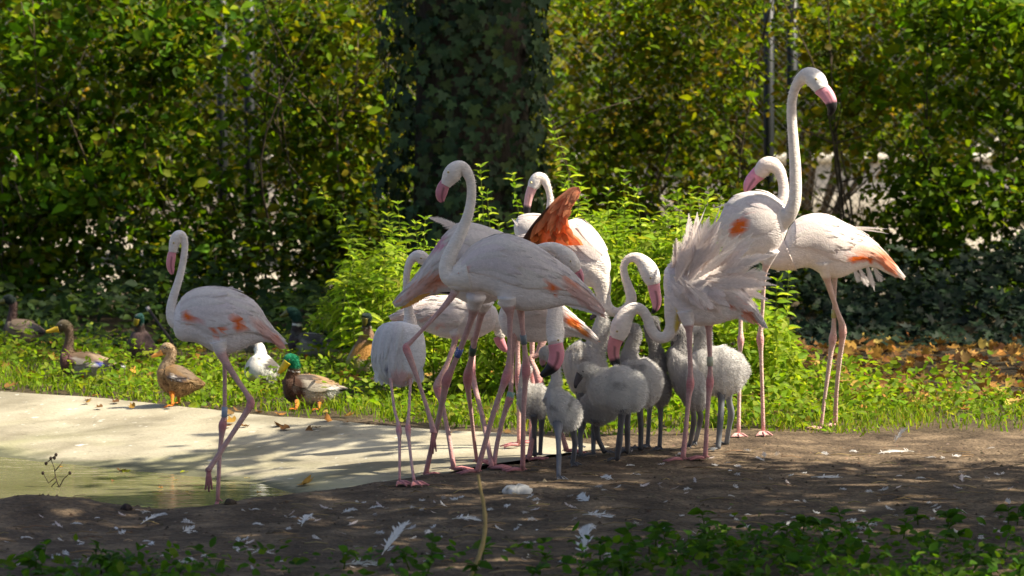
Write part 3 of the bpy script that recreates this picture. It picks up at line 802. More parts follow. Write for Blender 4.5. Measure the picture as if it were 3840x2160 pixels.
        if 'ring' in lg:
            ri, rcol, marks = lg['ring']; i = int(ri * (nn - 1)); a = P3[i]; d = P3[min(i + 1, nn - 1)] - P3[max(i - 1, 0)]; d /= np.linalg.norm(d)
            mr = MB(); rr = min(Rr[i] * 1.35, np.median(Rr) * 1.45); hh = lg.get('rh', .02)
            tube(mr, [a - d * hh, a - d * hh * .98, a + d * hh * .98, a + d * hh], [rr * .9, rr, rr, rr * .9], rcol, 14)
            if marks is not None:
                for q in range(4):
                    c_ = a + d * hh * (-.7 + .45 * q)
                    for a2 in (-.9, -.35, .2):
                        o_ = np.array([math.sin(a2) * rr * 1.02, -math.cos(a2) * rr * 1.02, 0])
                        tube(mr, [c_ + o_ - d * hh * .12, c_ + o_ + d * hh * .14 + np.array([.0012, 0, 0])], [.0012, .0012], marks, 4)
            mr.build('leg_ring', 'ring', t, off)
    body.build('body', sp.get('bodymat', 'plumage'), t, off)
    # bill
    if 'bill' in sp:
        bl = np.array(sp['bill'], float); nd = sp.get('ndy', 0)
        Pb = catmull([P(x, y, nd) for x, y, r in bl], 5); Rb = catmull(bl[:, 2:3], 5)[:, 0] * mm
        bcol = np.array(sp.get('billcol', BILLP)); tipc = np.array(sp.get('tipcol', BLACK)); tf = sp.get('tip', .7); ml = sp.get('mouth', True)
        def bc(V, tt, ta):
            w = np.clip((tt - tf) / .07, 0, 1)[:, None]; C = bcol * (1 - w) + tipc * w
            if ml: 
                m_ = (np.abs(np.abs(ta - np.pi) - 1.75) < .2) & (tt > .22); C = np.where(m_[:, None], C * .35, C)
            return C
        mbb = MB(); tube(mbb, Pb, Rb, bcol, 18, sp.get('billdepth', .6), colfun=bc); mbb.build('bill', 'horn', t, off)
    # eyes
    if 'eye' in sp:
        ex, ey, er = sp['eye']; c = P(ex, ey, sp.get('ndy', 0))
        j = np.argmin(np.linalg.norm(Pn - c, axis=1)); hw = Rn[j] * sp.get('headdepth', .88)
        for s in (-1, 1):
            me_ = MB(); cc_ = c + np.array([0, s * hw * .93, 0])
            for rad, colr, sh in ((er, sp.get('iris', (.75, .6, .25)), 0), (er * .62, (.01, .01, .01), .55 * er)):
                tube(me_, [cc_ + np.array([0, s * (sh + y_ * rad), 0]) for y_ in (-.95, -.6, 0, .6, .95)], np.array([.3, .8, 1, .8, .3]) * rad, colr, 10, bref=(1, 0, 0))
            me_.build('eye', 'eye', t, off)
    # wings: overlapping feathers laid over the flanks
    def S(s, th, lift):
        i = np.clip(s, 0, 1) * (len(Cn) - 1); a = int(min(math.floor(i), len(Cn) - 2)); f_ = i - a
        c = Cn[a] * (1 - f_) + Cn[a + 1] * f_; n_ = Nv2[a] * (1 - f_) + Nv2[a + 1] * f_; b_ = Bv2[a] * (1 - f_) + Bv2[a + 1] * f_
        v = n_ * math.cos(th) + b_ * math.sin(th)
        return c + v + v / (np.linalg.norm(v) + 1e-9) * lift
    wg = sp.get('wing')
    if wg:
        s0, s1, t0, t1, rows, per, Lf, wf = wg
        for sg in (1, -1):
            mw = MB()
            for r_ in range(rows):
                s = s0 + (s1 - s0 - Lf * .5) * r_ / (rows - 1)
                for q in range(per):
                    thv = t0 + (t1 - t0) * (q + .5 * (r_ % 2) + rng.uniform(-.3, .3)) / per
                    if thv > t1: continue
                    L_ = Lf * rng.uniform(.8, 1.25); w_ = wf * rng.uniform(.8, 1.2)
                    V = []; drift = rng.normal(0, .06) + .10; rl = rng.uniform(.0008, .0035)
                    for i in range(6):
                        tt = i / 5; wi = w_ * (.5, .95, 1.0, .9, .6, .1)[i]
                        ss = min(s + L_ * tt, 1.0); tc = thv + drift * tt
                        lift = .002 + rl + (.006 + rl * 1.5) * tt
                        for e, ex in ((-1, 0), (0, .0022), (1, 0)): V.append(S(ss, sg * (tc + e * wi), lift + ex))
                    T = []
                    for i in range(5):
                        for e in (0, 1): a = 3 * i + e; T += [(a, a + 1, a + 4), (a, a + 4, a + 3)]
                    V = np.array(V); C = np.tile(white * rng.uniform(.90, 1.04) * np.array([1, rng.uniform(.96, 1.0), rng.uniform(.95, 1.0)]), (len(V), 1)); C[0::3] *= .93; C[2::3] *= .93
                    mw.add(V, T, paint(V, C))
            mw.build('wing', 'feather', t, off)
    # tail and other long feathers: (x0,y0,x1,y1,width px,colour)
    for nm, lst in (('tail', sp.get('tail', [])), ('tuft_feather', sp.get('tuft', []))):
        if lst:
            mt = MB()
            for (x0, y0, x1, y1, w, col) in lst:
                for j in range(2 if nm == 'tail' else 1):
                    dy = rng.uniform(-.03, .03); a = P(x0, y0, dy); b = P(x1, y1, dy * 1.3)
                    plume(mt, a, b - a, np.array([0, -1, .25]), np.linalg.norm(b - a), w * mm, col, rng.uniform(-.03, .06), 0, 20)
                if nm == 'tuft_feather': mt.build(nm, 'feather', t, off); mt = MB()
            if nm == 'tail': mt.build(nm, 'feather', t, off)
    for (x0, y0, x1, y1, w, dy0, dy1, bend) in sp.get('plumes', []):
        mp_ = MB(); a = P(x0, y0, dy0); b = P(x1, y1, dy1)
        plume(mp_, a, b - a, np.array([0, -1, .2]) + rng.normal(0, .16, 3), np.linalg.norm(b - a), w * mm * 1.15, white * rng.uniform(.96, 1.05), bend, rng.normal(0, .07))
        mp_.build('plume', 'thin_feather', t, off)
    # down fuzz of chicks
    if sp.get('fuzz'):
        n = sp['fuzz']; V = []; T = []; Cc = []
        fd = MB()
        Vs = np.vstack(body.V[:2]); Ts = np.vstack(body.T[:2])
        a, b, c = Vs[Ts[:, 0]], Vs[Ts[:, 1]], Vs[Ts[:, 2]]
        ar = np.linalg.norm(np.cross(b - a, c - a), axis=1); pick = rng.choice(len(Ts), n, p=ar / ar.sum())
        uu = rng.random((n, 2)); fl_ = uu.sum(1) > 1; uu[fl_] = 1 - uu[fl_]
        Pp = a[pick] + (b - a)[pick] * uu[:, :1] + (c - a)[pick] * uu[:, 1:]
        Nn = np.cross(b - a, c - a)[pick]; Nn /= np.linalg.norm(Nn, axis=1)[:, None] + 1e-9
        cen = np.vstack([Cn, Pn])[np.argmin(np.linalg.norm(Pp[:, None] - np.vstack([Cn, Pn])[None], axis=2), axis=1)]
        Nn = np.where(((Nn * (Pp - cen)).sum(1) < 0)[:, None], -Nn, Nn)
        rear = (Cn[-1] - Cn[0]); rear /= np.linalg.norm(rear)
        kd, l0, l1, fw, cv = sp.get('fuzzpar', (.75, .007, .018, .0014, .07))
        d = Nn * kd + rear * .8 + rng.normal(0, .22, (n, 3)) + np.array([0, 0, -.3]); d /= np.linalg.norm(d, axis=1)[:, None]
        L_ = rng.uniform(l0, l1, n)[:, None]; sd_ = np.cross(d, Nn + rng.normal(0, .3, (n, 3))); sd_ /= np.linalg.norm(sd_, axis=1)[:, None] + 1e-9
        Vf = np.stack([Pp - sd_ * fw, Pp + sd_ * fw, Pp + d * L_], 1).reshape(-1, 3)
        nv = np.array([1.0]) if 'neck' not in sp else None
        isn = pick >= len(body.T[0])
        cb0 = np.where(isn[:, None], np.array(sp.get('neckcol', CREAM)), white)
        if hc is not None:
            tn = np.argmin(np.linalg.norm(Pp[:, None] - Pn[None], axis=2), axis=1) / (len(Pn) - 1)
            cb0 = np.where((isn & (tn > hs + .04))[:, None], hc, cb0)
            if ring_at: cb0 = np.where((isn & (np.abs(tn - ring_at) < .03))[:, None], np.array([.75, .72, .68]), cb0)
        cb = (paint(Pp, cb0) if not sp.get('plainneck') else cb0) * rng.uniform(1 - cv, 1 + cv, (n, 1)); cb = np.repeat(cb, 3, axis=0)
        fd.add(Vf, np.arange(3 * n).reshape(-1, 3), np.clip(cb, 0, .88))
        tag(fd.build('down', 'down', t, off), kind='stuff')
    return t

AD = dict(fuzz=3000, fuzzpar=(.18, .005, .011, .0013, .05), name='flamingo', cat='flamingo', group='adult flamingos', eye=None, wing=(.12, .97, .12, 1.75, 9, 8, .30, .19))
def adult(**kw):
    d = dict(AD); d.update(kw)
    if d.get('eye') is None: d.pop('eye')
    return bird(d)
LEFT, RIGHT, TOWARD = math.pi, 0.0, -math.pi / 2

# --- flamingo standing in the water at the left
adult(label='lone flamingo at left wading in the pool with one leg bent', R=R1, D=13.42, face=LEFT,
      torso=[(212, 462, 207, 560), (245, 405, 250, 597), (300, 365, 320, 606), (380, 352, 395, 645), (470, 362, 450, 660), (550, 395, 520, 642), (610, 445, 590, 612), (655, 525, 640, 603), (700, 580, 690, 612), (735, 612, 725, 630)],
      neck=[(260, 500, 60), (222, 500, 40), (202, 455, 25), (211, 395, 20.5), (232, 330, 18.5), (250, 265, 17), (261, 205, 16), (266, 155, 16), (260, 115, 19), (242, 103, 25), (225, 120, 28), (214, 152, 23), (209, 182, 18)],
      bill=[(209, 178, 18), (203, 205, 21), (199, 240, 20), (203, 268, 15), (208, 286, 6)], tip=.96, billdepth=.7, eye=(216, 138, .0042),
      patches=[(272, 490, 12, 26, .2, ORANGE), (294, 480, 7, 18, -.3, ORANGE), (327, 488, 4, 13, 0, (.7, .15, .12)), (520, 513, 24, 30, -.5, ORANGE), (420, 549, 26, 8, 0, ORANGE), (690, 592, 40, 17, .75, (.82, .33, .22)), (590, 525, 16, 7, .2, (.7, .3, .35)), (640, 550, 60, 20, .8, PALEPINK)],
      tail=[(650, 560, 738, 632, 16, (.82, .42, .32)), (680, 585, 745, 610, 10, WHITE), (660, 580, 728, 634, 14, PALEPINK)], plumes=[(440, 365, 492, 348, 10, -.01, -.01, .05)],
      legs=[dict(p=[(450, 610, 40), (452, 660, 20), (453, 720, 11), (452, 930, 10.5), (443, 990, 20), (437, 1050, 12), (428, 1150, 10), (420, 1362, 9.5)], j=4, thigh=.06, fD=13.45, dy=.03, ring=(.46, (.30, .36, .44), None)),
            dict(p=[(425, 600, 46), (440, 665, 24), (495, 755, 14), (555, 845, 13), (575, 888, 20), (545, 945, 14), (470, 1060, 12), (385, 1190, 13), (378, 1215, 18)], j=4, thigh=.10, air=True, dy=-.05, fdy=-.05)])
# --- large grey-shaded flamingo in front
adult(label='large shaded flamingo in front of the group facing left, neck in a tall S', R=R2, D=14.05, face=LEFT, wr=.62,
      torso=[(760, 1140, 745, 1235), (850, 1030, 830, 1275), (960, 905, 950, 1292), (1080, 832, 1080, 1285), (1220, 785, 1200, 1330), (1350, 792, 1330, 1430), (1480, 842, 1450, 1462), (1600, 900, 1580, 1458), (1720, 985, 1700, 1442), (1850, 1085, 1830, 1415), (1960, 1195, 1930, 1420), (2070, 1310, 2040, 1450), (2190, 1480, 2170, 1515)],
      neck=[(960, 1130, 170), (860, 1150, 120), (790, 1150, 88), (760, 1085, 72), (775, 1000, 68), (815, 905, 63), (870, 800, 57), (920, 690, 51), (958, 580, 46), (980, 470, 43), (986, 370, 42), (975, 280, 43), (940, 205, 52), (890, 168, 66), (840, 190, 80), (800, 240, 80), (768, 290, 60), (748, 325, 48)],
      bill=[(756, 292, 46), (728, 345, 54), (712, 400, 53), (712, 445, 40), (726, 482, 16)], tip=.9, billcol=(.55, .20, .25), eye=(775, 205, .0046),
      patches=[(875, 1125, 55, 28, -.6, (.85, .30, .18)), (1725, 1265, 22, 62, -.4, ORANGE), (1925, 1265, 105, 36, .85, (.84, .34, .22)), (2080, 1380, 140, 36, .82, (.82, .56, .48)), (1960, 1330, 160, 40, .7, PALEPINK)],
      tail=[(1900, 1260, 2195, 1500, 36, (.82, .58, .5)), (1950, 1330, 2200, 1525, 30, PALEPINK), (1850, 1360, 2150, 1500, 34, WHITE), (1800, 1390, 2060, 1455, 30, WHITE)],
      legs=[dict(R=R3, p=[(985, 90, 75), (992, 160, 50), (1000, 215, 26), (1000, 270, 20), (994, 520, 17), (975, 640, 33), (945, 720, 22), (890, 880, 19), (825, 1110, 18), (778, 1300, 20)], j=5, thigh=.10, dy=-.04),
            dict(R=R3, p=[(1060, 110, 50), (1072, 180, 30), (1084, 300, 18), (1102, 470, 18), (1110, 600, 31), (1103, 690, 20), (1092, 900, 17), (1086, 1290, 18)], j=4, thigh=.06, ring=(.36, (.16, .19, .21), None), dy=.05)])
# --- flamingo behind it, facing right, one leg lifted
adult(label='flamingo facing right behind the front one, tail low, one leg lifted back', R=R2, D=14.30, face=RIGHT, wr=.5, yaw=.1,
      torso=[(1500, 900, 1450, 1120), (1350, 800, 1320, 1300), (1150, 725, 1150, 1390), (980, 685, 980, 1400), (850, 700, 850, 1345), (740, 795, 760, 1315), (620, 965, 650, 1318), (500, 1150, 520, 1360), (400, 1265, 430, 1400), (280, 1405, 300, 1440)],
      neck=[(1350, 1000, 140), (1450, 990, 100), (1530, 950, 62), (1600, 905, 46), (1680, 885, 45), (1760, 905, 58), (1840, 970, 80), (1900, 1045, 74), (1940, 1105, 46)],
      bill=[(1938, 1095, 46), (1958, 1135, 42), (1975, 1175, 32), (1995, 1225, 10)], tip=.93, eye=(1880, 1010, .0045),
      patches=[(690, 870, 45, 30, -.8, (.72, .32, .42)), (600, 1220, 170, 60, -.35, (.80, .42, .30)), (470, 1290, 120, 40, -.6, (.8, .52, .44)), (720, 1160, 60, 25, -.3, (.85, .35, .22))],
      tail=[(640, 1190, 290, 1390, 40, (.80, .48, .38)), (700, 1230, 430, 1320, 36, (.82, .44, .32)), (650, 1270, 370, 1430, 30, (.78, .40, .10)), (560, 1300, 345, 1449, 24, (.74, .36, .06)), (900, 1300, 680, 1292, 14, BLACK), (880, 1305, 700, 1298, 12, BLACK)], plumes=[(900, 720, 605, 600, 30, 0, 0, .08), (960, 740, 640, 612, 24, .02, .03, .08), (980, 760, 700, 660, 40, -.02, -.02, .05)],
      legs=[dict(R=R3, p=[(770, 90, 70), (755, 180, 40), (738, 245, 24), (690, 380, 20), (615, 560, 19), (572, 655, 33), (555, 740, 24), (515, 930, 19), (465, 1130, 18), (428, 1320, 19)], j=5, thigh=.10, dy=-.06, face=-.8, ring=(.415, (.10, .14, .38), (.75, .75, .8))),
            dict(R=R3, p=[(640, 40, 30), (570, 140, 20), (440, 285, 14), (325, 405, 16), (295, 440, 26), (320, 510, 24), (375, 660, 15), (430, 830, 14), (475, 985, 20), (478, 1040, 28)], j=4, thigh=.03, air=True, dy=-.22, fdy=-.05)])
# --- pale flamingo seen from behind
adult(label='white flamingo seen from behind with its tail towards the camera, left of the group', R=R3, D=14.45, face=-1.2, wr=.62,
      torso=[(205, 262, 305, 262), (150, 278, 362, 278), (105, 325, 402, 320), (82, 410, 424, 400), (76, 510, 428, 510), (98, 600, 398, 600), (145, 655, 340, 665), (205, 705, 295, 712)],
      neck=[(*conv(R2, R3, 430, 1640), 60), (*conv(R2, R3, 425, 1500), 38), (*conv(R2, R3, 402, 1380), 27), (*conv(R2, R3, 396, 1250), 24), (*conv(R2, R3, 400, 1130), 23), (*conv(R2, R3, 418, 1045), 26), (*conv(R2, R3, 455, 985), 33), (*conv(R2, R3, 510, 968), 43), (*conv(R2, R3, 560, 1000), 42), (*conv(R2, R3, 595, 1040), 28)],
      bill=[(*conv(R2, R3, 590, 1030), 32), (*conv(R2, R3, 635, 1080), 30), (*conv(R2, R3, 655, 1140), 20), (*conv(R2, R3, 650, 1180), 6)], eye=(*conv(R2, R3, 530, 985), .0045), headfrom=.7,
      patches=[(250, 650, 45, 45, 0, (.80, .56, .54)), (320, 660, 25, 30, .2, (.8, .55, .42)), (165, 600, 14, 9, .6, (.12, .12, .2))], white=(.80, .79, .79),
      wing=(.05, 1.0, -1.6, 1.6, 7, 9, .5, .16),
      tail=[(95 + 34 * q, 560 + 8 * (q % 3), 88 + 35 * q + (6 if q < 5 else -6), 668 + 22 * math.sin(q * .33 + .4) + 12 * (q % 2), 22, (.80, .79, .80)) for q in range(10)],
      legs=[dict(p=[(185, 600, 20), (195, 700, 11), (215, 860, 10), (240, 950, 12), (246, 1010, 20), (250, 1080, 11), (251, 1370, 8)], j=4, dy=0),
            dict(p=[(320, 600, 20), (322, 700, 11), (314, 870, 10), (308, 950, 14), (308, 1000, 20), (315, 1080, 11), (335, 1250, 10), (352, 1375, 11)], j=4, dy=.03)])
# --- pinkish lit flamingo behind, mostly hidden
adult(label='sunlit pinkish flamingo bending low behind the bird with the blue ring', R=R3, D=14.95, face=RIGHT, wr=.6, yaw=.2,
      torso=[(930, 190, 915, 300), (860, 140, 850, 345), (740, 105, 750, 385), (640, 100, 660, 385), (540, 105, 545, 372), (440, 115, 450, 338), (340, 155, 350, 300), (250, 210, 260, 275), (185, 243, 195, 258)],
      neck=[(820, 240, 80), (880, 260, 50), (930, 310, 40), (935, 345, 38), (925, 370, 32)],
      bill=[(920, 365, 34), (935, 405, 34), (960, 445, 24), (985, 470, 8)], tip=.95,
      patches=[(430, 240, 60, 8, -.5, PALEPINK), (360, 200, 60, 7, -.7, PALEPINK), (520, 300, 50, 7, -.3, PALEPINK), (230, 250, 60, 18, -.4, (.84, .62, .55)), (615, 425, 14, 8, 0, ORANGE)],
      tail=[(380, 190, 190, 250, 22, (.84, .66, .6)), (360, 240, 200, 262, 18, WHITE)],
      legs=[dict(p=[(620, 330, 40), (625, 400, 22), (570, 560, 18), (508, 690, 28), (512, 740, 27), (545, 850, 17), (585, 1050, 16), (618, 1285, 18)], j=4, thigh=.08, dy=-.02),
            dict(p=[(760, 330, 30), (750, 480, 18), (742, 610, 25), (765, 720, 18), (810, 900, 16), (850, 1100, 16), (878, 1275, 17)], j=2, thigh=.06)])
# --- flamingo with bowed head under the front bird
adult(label='flamingo under the front bird bowing its head with a pink black tipped bill', R=R3, D=14.62, face=-.3, wr=.6,
      torso=[(930, 165, 918, 290), (990, 90, 985, 375), (1100, 60, 1100, 402), (1220, 70, 1220, 400), (1340, 150, 1340, 380), (1440, 245, 1430, 368), (1530, 325, 1520, 385), (1600, 405, 1595, 420)],
      neck=[(1000, 160, 90), (1040, 60, 60), (1120, 10, 46), (1220, 20, 44), (1290, 90, 46), (1305, 180, 50), (1304, 260, 58), (1308, 330, 62), (1308, 385, 56), (1305, 425, 44)], ndy=-.26,
      bill=[(1308, 415, 50), (1318, 475, 52), (1308, 535, 50), (1272, 588, 38), (1208, 634, 14)], tip=.6, eye=(1328, 388, .005), headcol=(.80, .72, .66),
      patches=[(1420, 262, 46, 22, .4, ORANGE), (1480, 320, 70, 14, .6, (.78, .26, .06))],
      tail=[(1400, 260, 1590, 380, 16, ORANGE), (1440, 290, 1610, 400, 8, (.78, .26, .08)), (1380, 330, 1560, 390, 16, WHITE)],
      legs=[dict(p=[(830, 120, 66), (812, 190, 36), (800, 235, 22), (765, 380, 19), (732, 540, 20), (712, 640, 33), (718, 740, 20), (738, 900, 14), (758, 1080, 13), (776, 1235, 13)], j=5, thigh=.10, dy=-.16, ring=(.40, (.04, .075, .055), None)),
            dict(p=[(1030, 300, 40), (1015, 480, 18), (1006, 720, 17), (998, 790, 28), (965, 880, 18), (915, 1080, 16), (890, 1270, 17)], j=3, dy=-.02, ring=(.48, (.22, .35, .28), None))])
# --- bird with raised orange wing
t8 = adult(label='flamingo with one orange wing raised and its neck looped low to the right', R=R2, D=15.05, face=RIGHT, wr=.55, yaw=-.15,
      torso=[(2250, 1130, 2160, 1290), (2240, 1000, 2030, 1240), (2185, 865, 1860, 1255), (2085, 735, 1710, 1200), (1965, 645, 1570, 1100), (1850, 655, 1490, 1000), (1700, 720, 1430, 900), (1520, 760, 1390, 850), (1390, 800, 1370, 820)],
      neck=[(2060, 1080, 150), (2150, 1180, 100), (2175, 1290, 72), (*conv(R4, R2, 100, 400), 62), (*conv(R4, R2, 122, 462), 54), (*conv(R4, R2, 172, 490), 44), (*conv(R4, R2, 222, 478), 43), (*conv(R4, R2, 258, 440), 47), (*conv(R4, R2, 262, 390), 48), (*conv(R4, R2, 243, 330), 40), (*conv(R4, R2, 222, 262), 34), (*conv(R4, R2, 221, 212), 33), (*conv(R4, R2, 248, 174), 37), (*conv(R4, R2, 292, 168), 48), (*conv(R4, R2, 335, 197), 68), (*conv(R4, R2, 366, 242), 84), (*conv(R4, R2, 386, 292), 78), (*conv(R4, R2, 394, 326), 56)],
      bill=[(*conv(R4, R2, 394, 320), 58), (*conv(R4, R2, 402, 370), 54), (*conv(R4, R2, 412, 425), 46), (*conv(R4, R2, 408, 465), 32), (*conv(R4, R2, 390, 492), 14)], tip=.78, billcol=(.80, .36, .42), eye=(*conv(R4, R2, 376, 285), .005), headcol=(.84, .80, .76),
      patches=[], wing=(.2, .97, .12, 1.2, 7, 6, .32, .2),
      legs=[dict(R=R3, p=[(1250, 300, 40), (1190, 480, 20), (1140, 510, 18), (1175, 600, 22), (1202, 695, 32), (1190, 790, 22), (1160, 1000, 18), (1128, 1220, 19)], j=4, dy=-.02),
            dict(R=R3, p=[(1330, 200, 40), (1320, 500, 18), (1325, 760, 26), (1345, 980, 16), (1385, 1160, 20)], j=2, dy=.06)])
def raised_wing():
    D = 14.86; e = [(1958, 338, 1978, 385), (1900, 350, 1955, 430), (1820, 392, 1915, 490), (1740, 460, 1885, 545), (1650, 550, 1862, 610), (1560, 650, 1866, 680), (1490, 745, 1900, 760), (1445, 820, 1965, 815), (1440, 870, 2000, 870)]
    def q(x, y, d): return at(R2[0] + R2[2] * x, R2[1] + R2[2] * y, d)
    off = np.array(t8.location); e = catmull(e, 4); K = len(e); m = 14
    mb = MB(); G = []; C = []
    for i, (a, b, c, d) in enumerate(e):
        v = i / (K - 1)
        for j in range(m + 1):
            s = j / m; bulge = -.05 * math.sin(math.pi * s) * (.3 + v) + .05 * s - .06 * v * v
            G.append(q(a + (c - a) * s, b + (d - b) * s, D - bulge + .006 * math.sin(s * 34)))
            col = np.array((.90, .44, .28)) * (1 - v) + np.array((.86, .25, .05)) * v
            if s < .12: col = np.array((.88, .46, .32)) if v < .45 else np.array((.10, .06, .045))
            if .12 < s < .3 and v > .55: col = np.array((.30, .12, .04))
            if s > .35 and v > .75: col = col * .4 + np.array((.85, .55, .42)) * .6 * (.5 + .5 * math.sin(s * 30)) + col * .6 * (.5 - .5 * math.sin(s * 30))
            C.append(col)
    T = []
    for i in range(K - 1):
        for j in range(m):
            a = i * (m + 1) + j; T += [(a, a + 1, a + m + 2), (a, a + m + 2, a + m + 1)]
    G = np.array(G); mb.add(G, T, np.array(C)); mb.add(G + np.array([0, .012, 0]), [x[::-1] for x in T], np.array(C))
    for k in range(70):           # coverts lying over the underside
        i = rng.integers(2, K - 5); s = rng.uniform(.05, .92); a, b, c, d = e[i]; a2, b2, c2, d2 = e[min(i + 8, K - 1)]
        v = i / (K - 1)
        s2 = s + rng.normal(0, .03)
        p0 = q(a + (c - a) * s, b + (d - b) * s, D - .07 * (.3 + v) * math.sin(math.pi * s) * -1 - .012 - .05 * s + .06 * v * v); p1 = q(a2 + (c2 - a2) * s2, b2 + (d2 - b2) * s2, D - .02 + .05 * math.sin(math.pi * s) * 0 - .05 * s + .05 * v)
        col = np.array((.90, .42, .24)) * (1 - v) + np.array((.86, .24, .04)) * v
        blade(mb, p0, p1 - p0, np.array([0, -1, 0]), np.linalg.norm(p1 - p0) * rng.uniform(.5, 1), .013, col * rng.uniform(.7, 1.12), .02)
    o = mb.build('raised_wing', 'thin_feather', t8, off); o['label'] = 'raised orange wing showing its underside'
raised_wing()
# --- flamingo behind the raised wing
adult(label='sunlit flamingo behind the raised orange wing, black bill tip pointing down', R=R2, D=15.5, face=LEFT, wr=.55,
      torso=[(1365, 640, 1375, 790), (1450, 600, 1450, 950), (1600, 600, 1600, 1000), (1750, 650, 1750, 1000), (1900, 720, 1900, 950), (2010, 800, 2010, 880)],
      neck=[(1500, 740, 110), (1600, 690, 60), (1680, 590, 40), (1698, 480, 30), (1690, 400, 28), (1668, 325, 34), (1632, 268, 46), (1588, 262, 56), (1556, 302, 56), (1538, 348, 46)],
      bill=[(1536, 345, 46), (1510, 420, 40), (1493, 500, 34), (1488, 570, 30), (1496, 643, 13)], tip=.5, billcol=(.82, .46, .46), eye=(1525, 300, .005), headcol=(.86, .82, .80),
      tail=[(1500, 800, 1355, 630, 18, WHITE), (1520, 830, 1380, 640, 16, WHITE)],
      legs=[dict(R=R3, p=[(1050, 100, 30), (1052, 480, 16), (1055, 640, 26), (1060, 800, 14), (1062, 1080, 15)], j=2, stand=True), dict(R=R3, p=[(1150, 100, 30), (1150, 480, 16), (1148, 640, 26), (1145, 800, 14), (1142, 1080, 15)], j=2, stand=True)])
# --- flamingo with ruffled plumes
pl = []
for (x1, y1, x0, y0) in [(655, -95, 560, 290), (690, -62, 590, 280), (622, -22, 540, 280), (596, 30, 520, 270), (566, 80, 510, 280), (536, 150, 490, 290), (722, -70, 610, 270), (760, -35, 620, 280), (800, 0, 640, 270), (835, 25, 640, 290), (700, 10, 570, 300), (640, 30, 540, 300), (740, 60, 600, 310), (660, 90, 560, 320), (600, 120, 520, 320),
                         (905, 40, 640, 300), (990, 40, 660, 300), (870, 100, 620, 310), (1086, 128, 700, 290), (960, 110, 660, 310), (800, 130, 600, 320), (1000, 160, 660, 310),
                         (1086, 270, 690, 290), (1100, 296, 720, 300), (1072, 340, 700, 320), (1045, 392, 700, 320), (1000, 300, 640, 310), (960, 380, 640, 330), (985, 465, 720, 350), (920, 330, 600, 320), (900, 420, 640, 340),
                         (705, 500, 560, 300), (662, 488, 540, 310), (640, 440, 520, 300), (600, 448, 510, 310), (560, 372, 490, 300), (740, 468, 580, 310), (760, 440, 590, 320), (800, 462, 620, 320), (850, 440, 640, 330), (880, 470, 680, 340), (530, 330, 470, 270), (700, 420, 550, 310), (820, 380, 600, 320)]:
    pl.append((x0, y0, x1, y1, rng.uniform(26, 42), -.10 + rng.uniform(-.03, .08), rng.uniform(-.16, .10), rng.uniform(-.06, .16)))
pl += [(a + rng.normal(0, 25), b + rng.normal(0, 20), c + rng.normal(0, 30), d + rng.normal(0, 25), e * .9, f, g_ + rng.normal(0, .04), h) for (a, b, c, d, e, f, g_, h) in pl[::2]]
pl += [(a + rng.normal(0, 20), b + rng.normal(0, 20), c + rng.normal(0, 25), d + rng.normal(0, 25), rng.uniform(6, 11), f - .02, g_ - .02 + rng.normal(0, .04), h + rng.normal(0, .06)) for (a, b, c, d, e, f, g_, h) in pl[::4]]
adult(label='flamingo with ruffled white plumes standing on end and bowed neck', R=R4, D=14.84, face=LEFT, wr=.62,
      torso=[(445, 270, 470, 450), (480, 215, 540, 520), (560, 190, 610, 562), (660, 195, 700, 570), (760, 235, 790, 555), (860, 305, 870, 530), (950, 405, 940, 520), (1010, 495, 1000, 545), (1050, 580, 1042, 578)],
      neck=[(540, 420, 90), (515, 500, 58), (505, 575, 42), (470, 632, 34), (418, 634, 33), (380, 590, 32), (358, 525, 30), (327, 478, 31), (282, 466, 36), (238, 500, 46), (207, 560, 60), (192, 610, 55), (180, 648, 42)],
      bill=[(176, 640, 44), (160, 695, 38), (160, 745, 34), (174, 792, 28), (190, 828, 11)], tip=.56, billcol=(.66, .25, .27), eye=(178, 600, .005),
      patches=[(720, 460, 26, 9, .1, ORANGE), (855, 440, 22, 16, .6, (.84, .33, .24)), (950, 490, 75, 20, 1.0, (.84, .36, .24)), (535, 545, 9, 50, .1, (.80, .62, .12))], paintneck=True,
      tail=[(900, 430, 1050, 585, 22, (.84, .55, .48)), (860, 440, 990, 560, 20, (.84, .42, .3)), (850, 480, 960, 540, 24, WHITE)], plumes=pl,
      legs=[dict(p=[(590, 480, 62), (600, 560, 36), (605, 610, 20), (610, 750, 14.5), (613, 850, 16), (612, 915, 25), (603, 990, 16), (588, 1150, 14), (568, 1372, 16)], j=5, thigh=.14, dy=-.04),
            dict(p=[(715, 490, 50), (720, 560, 30), (722, 610, 18), (728, 780, 14), (729, 850, 16), (728, 905, 24), (720, 990, 15), (710, 1150, 13), (700, 1365, 15)], j=5, thigh=.14, ring=(.40, (.40, .42, .30), None))])
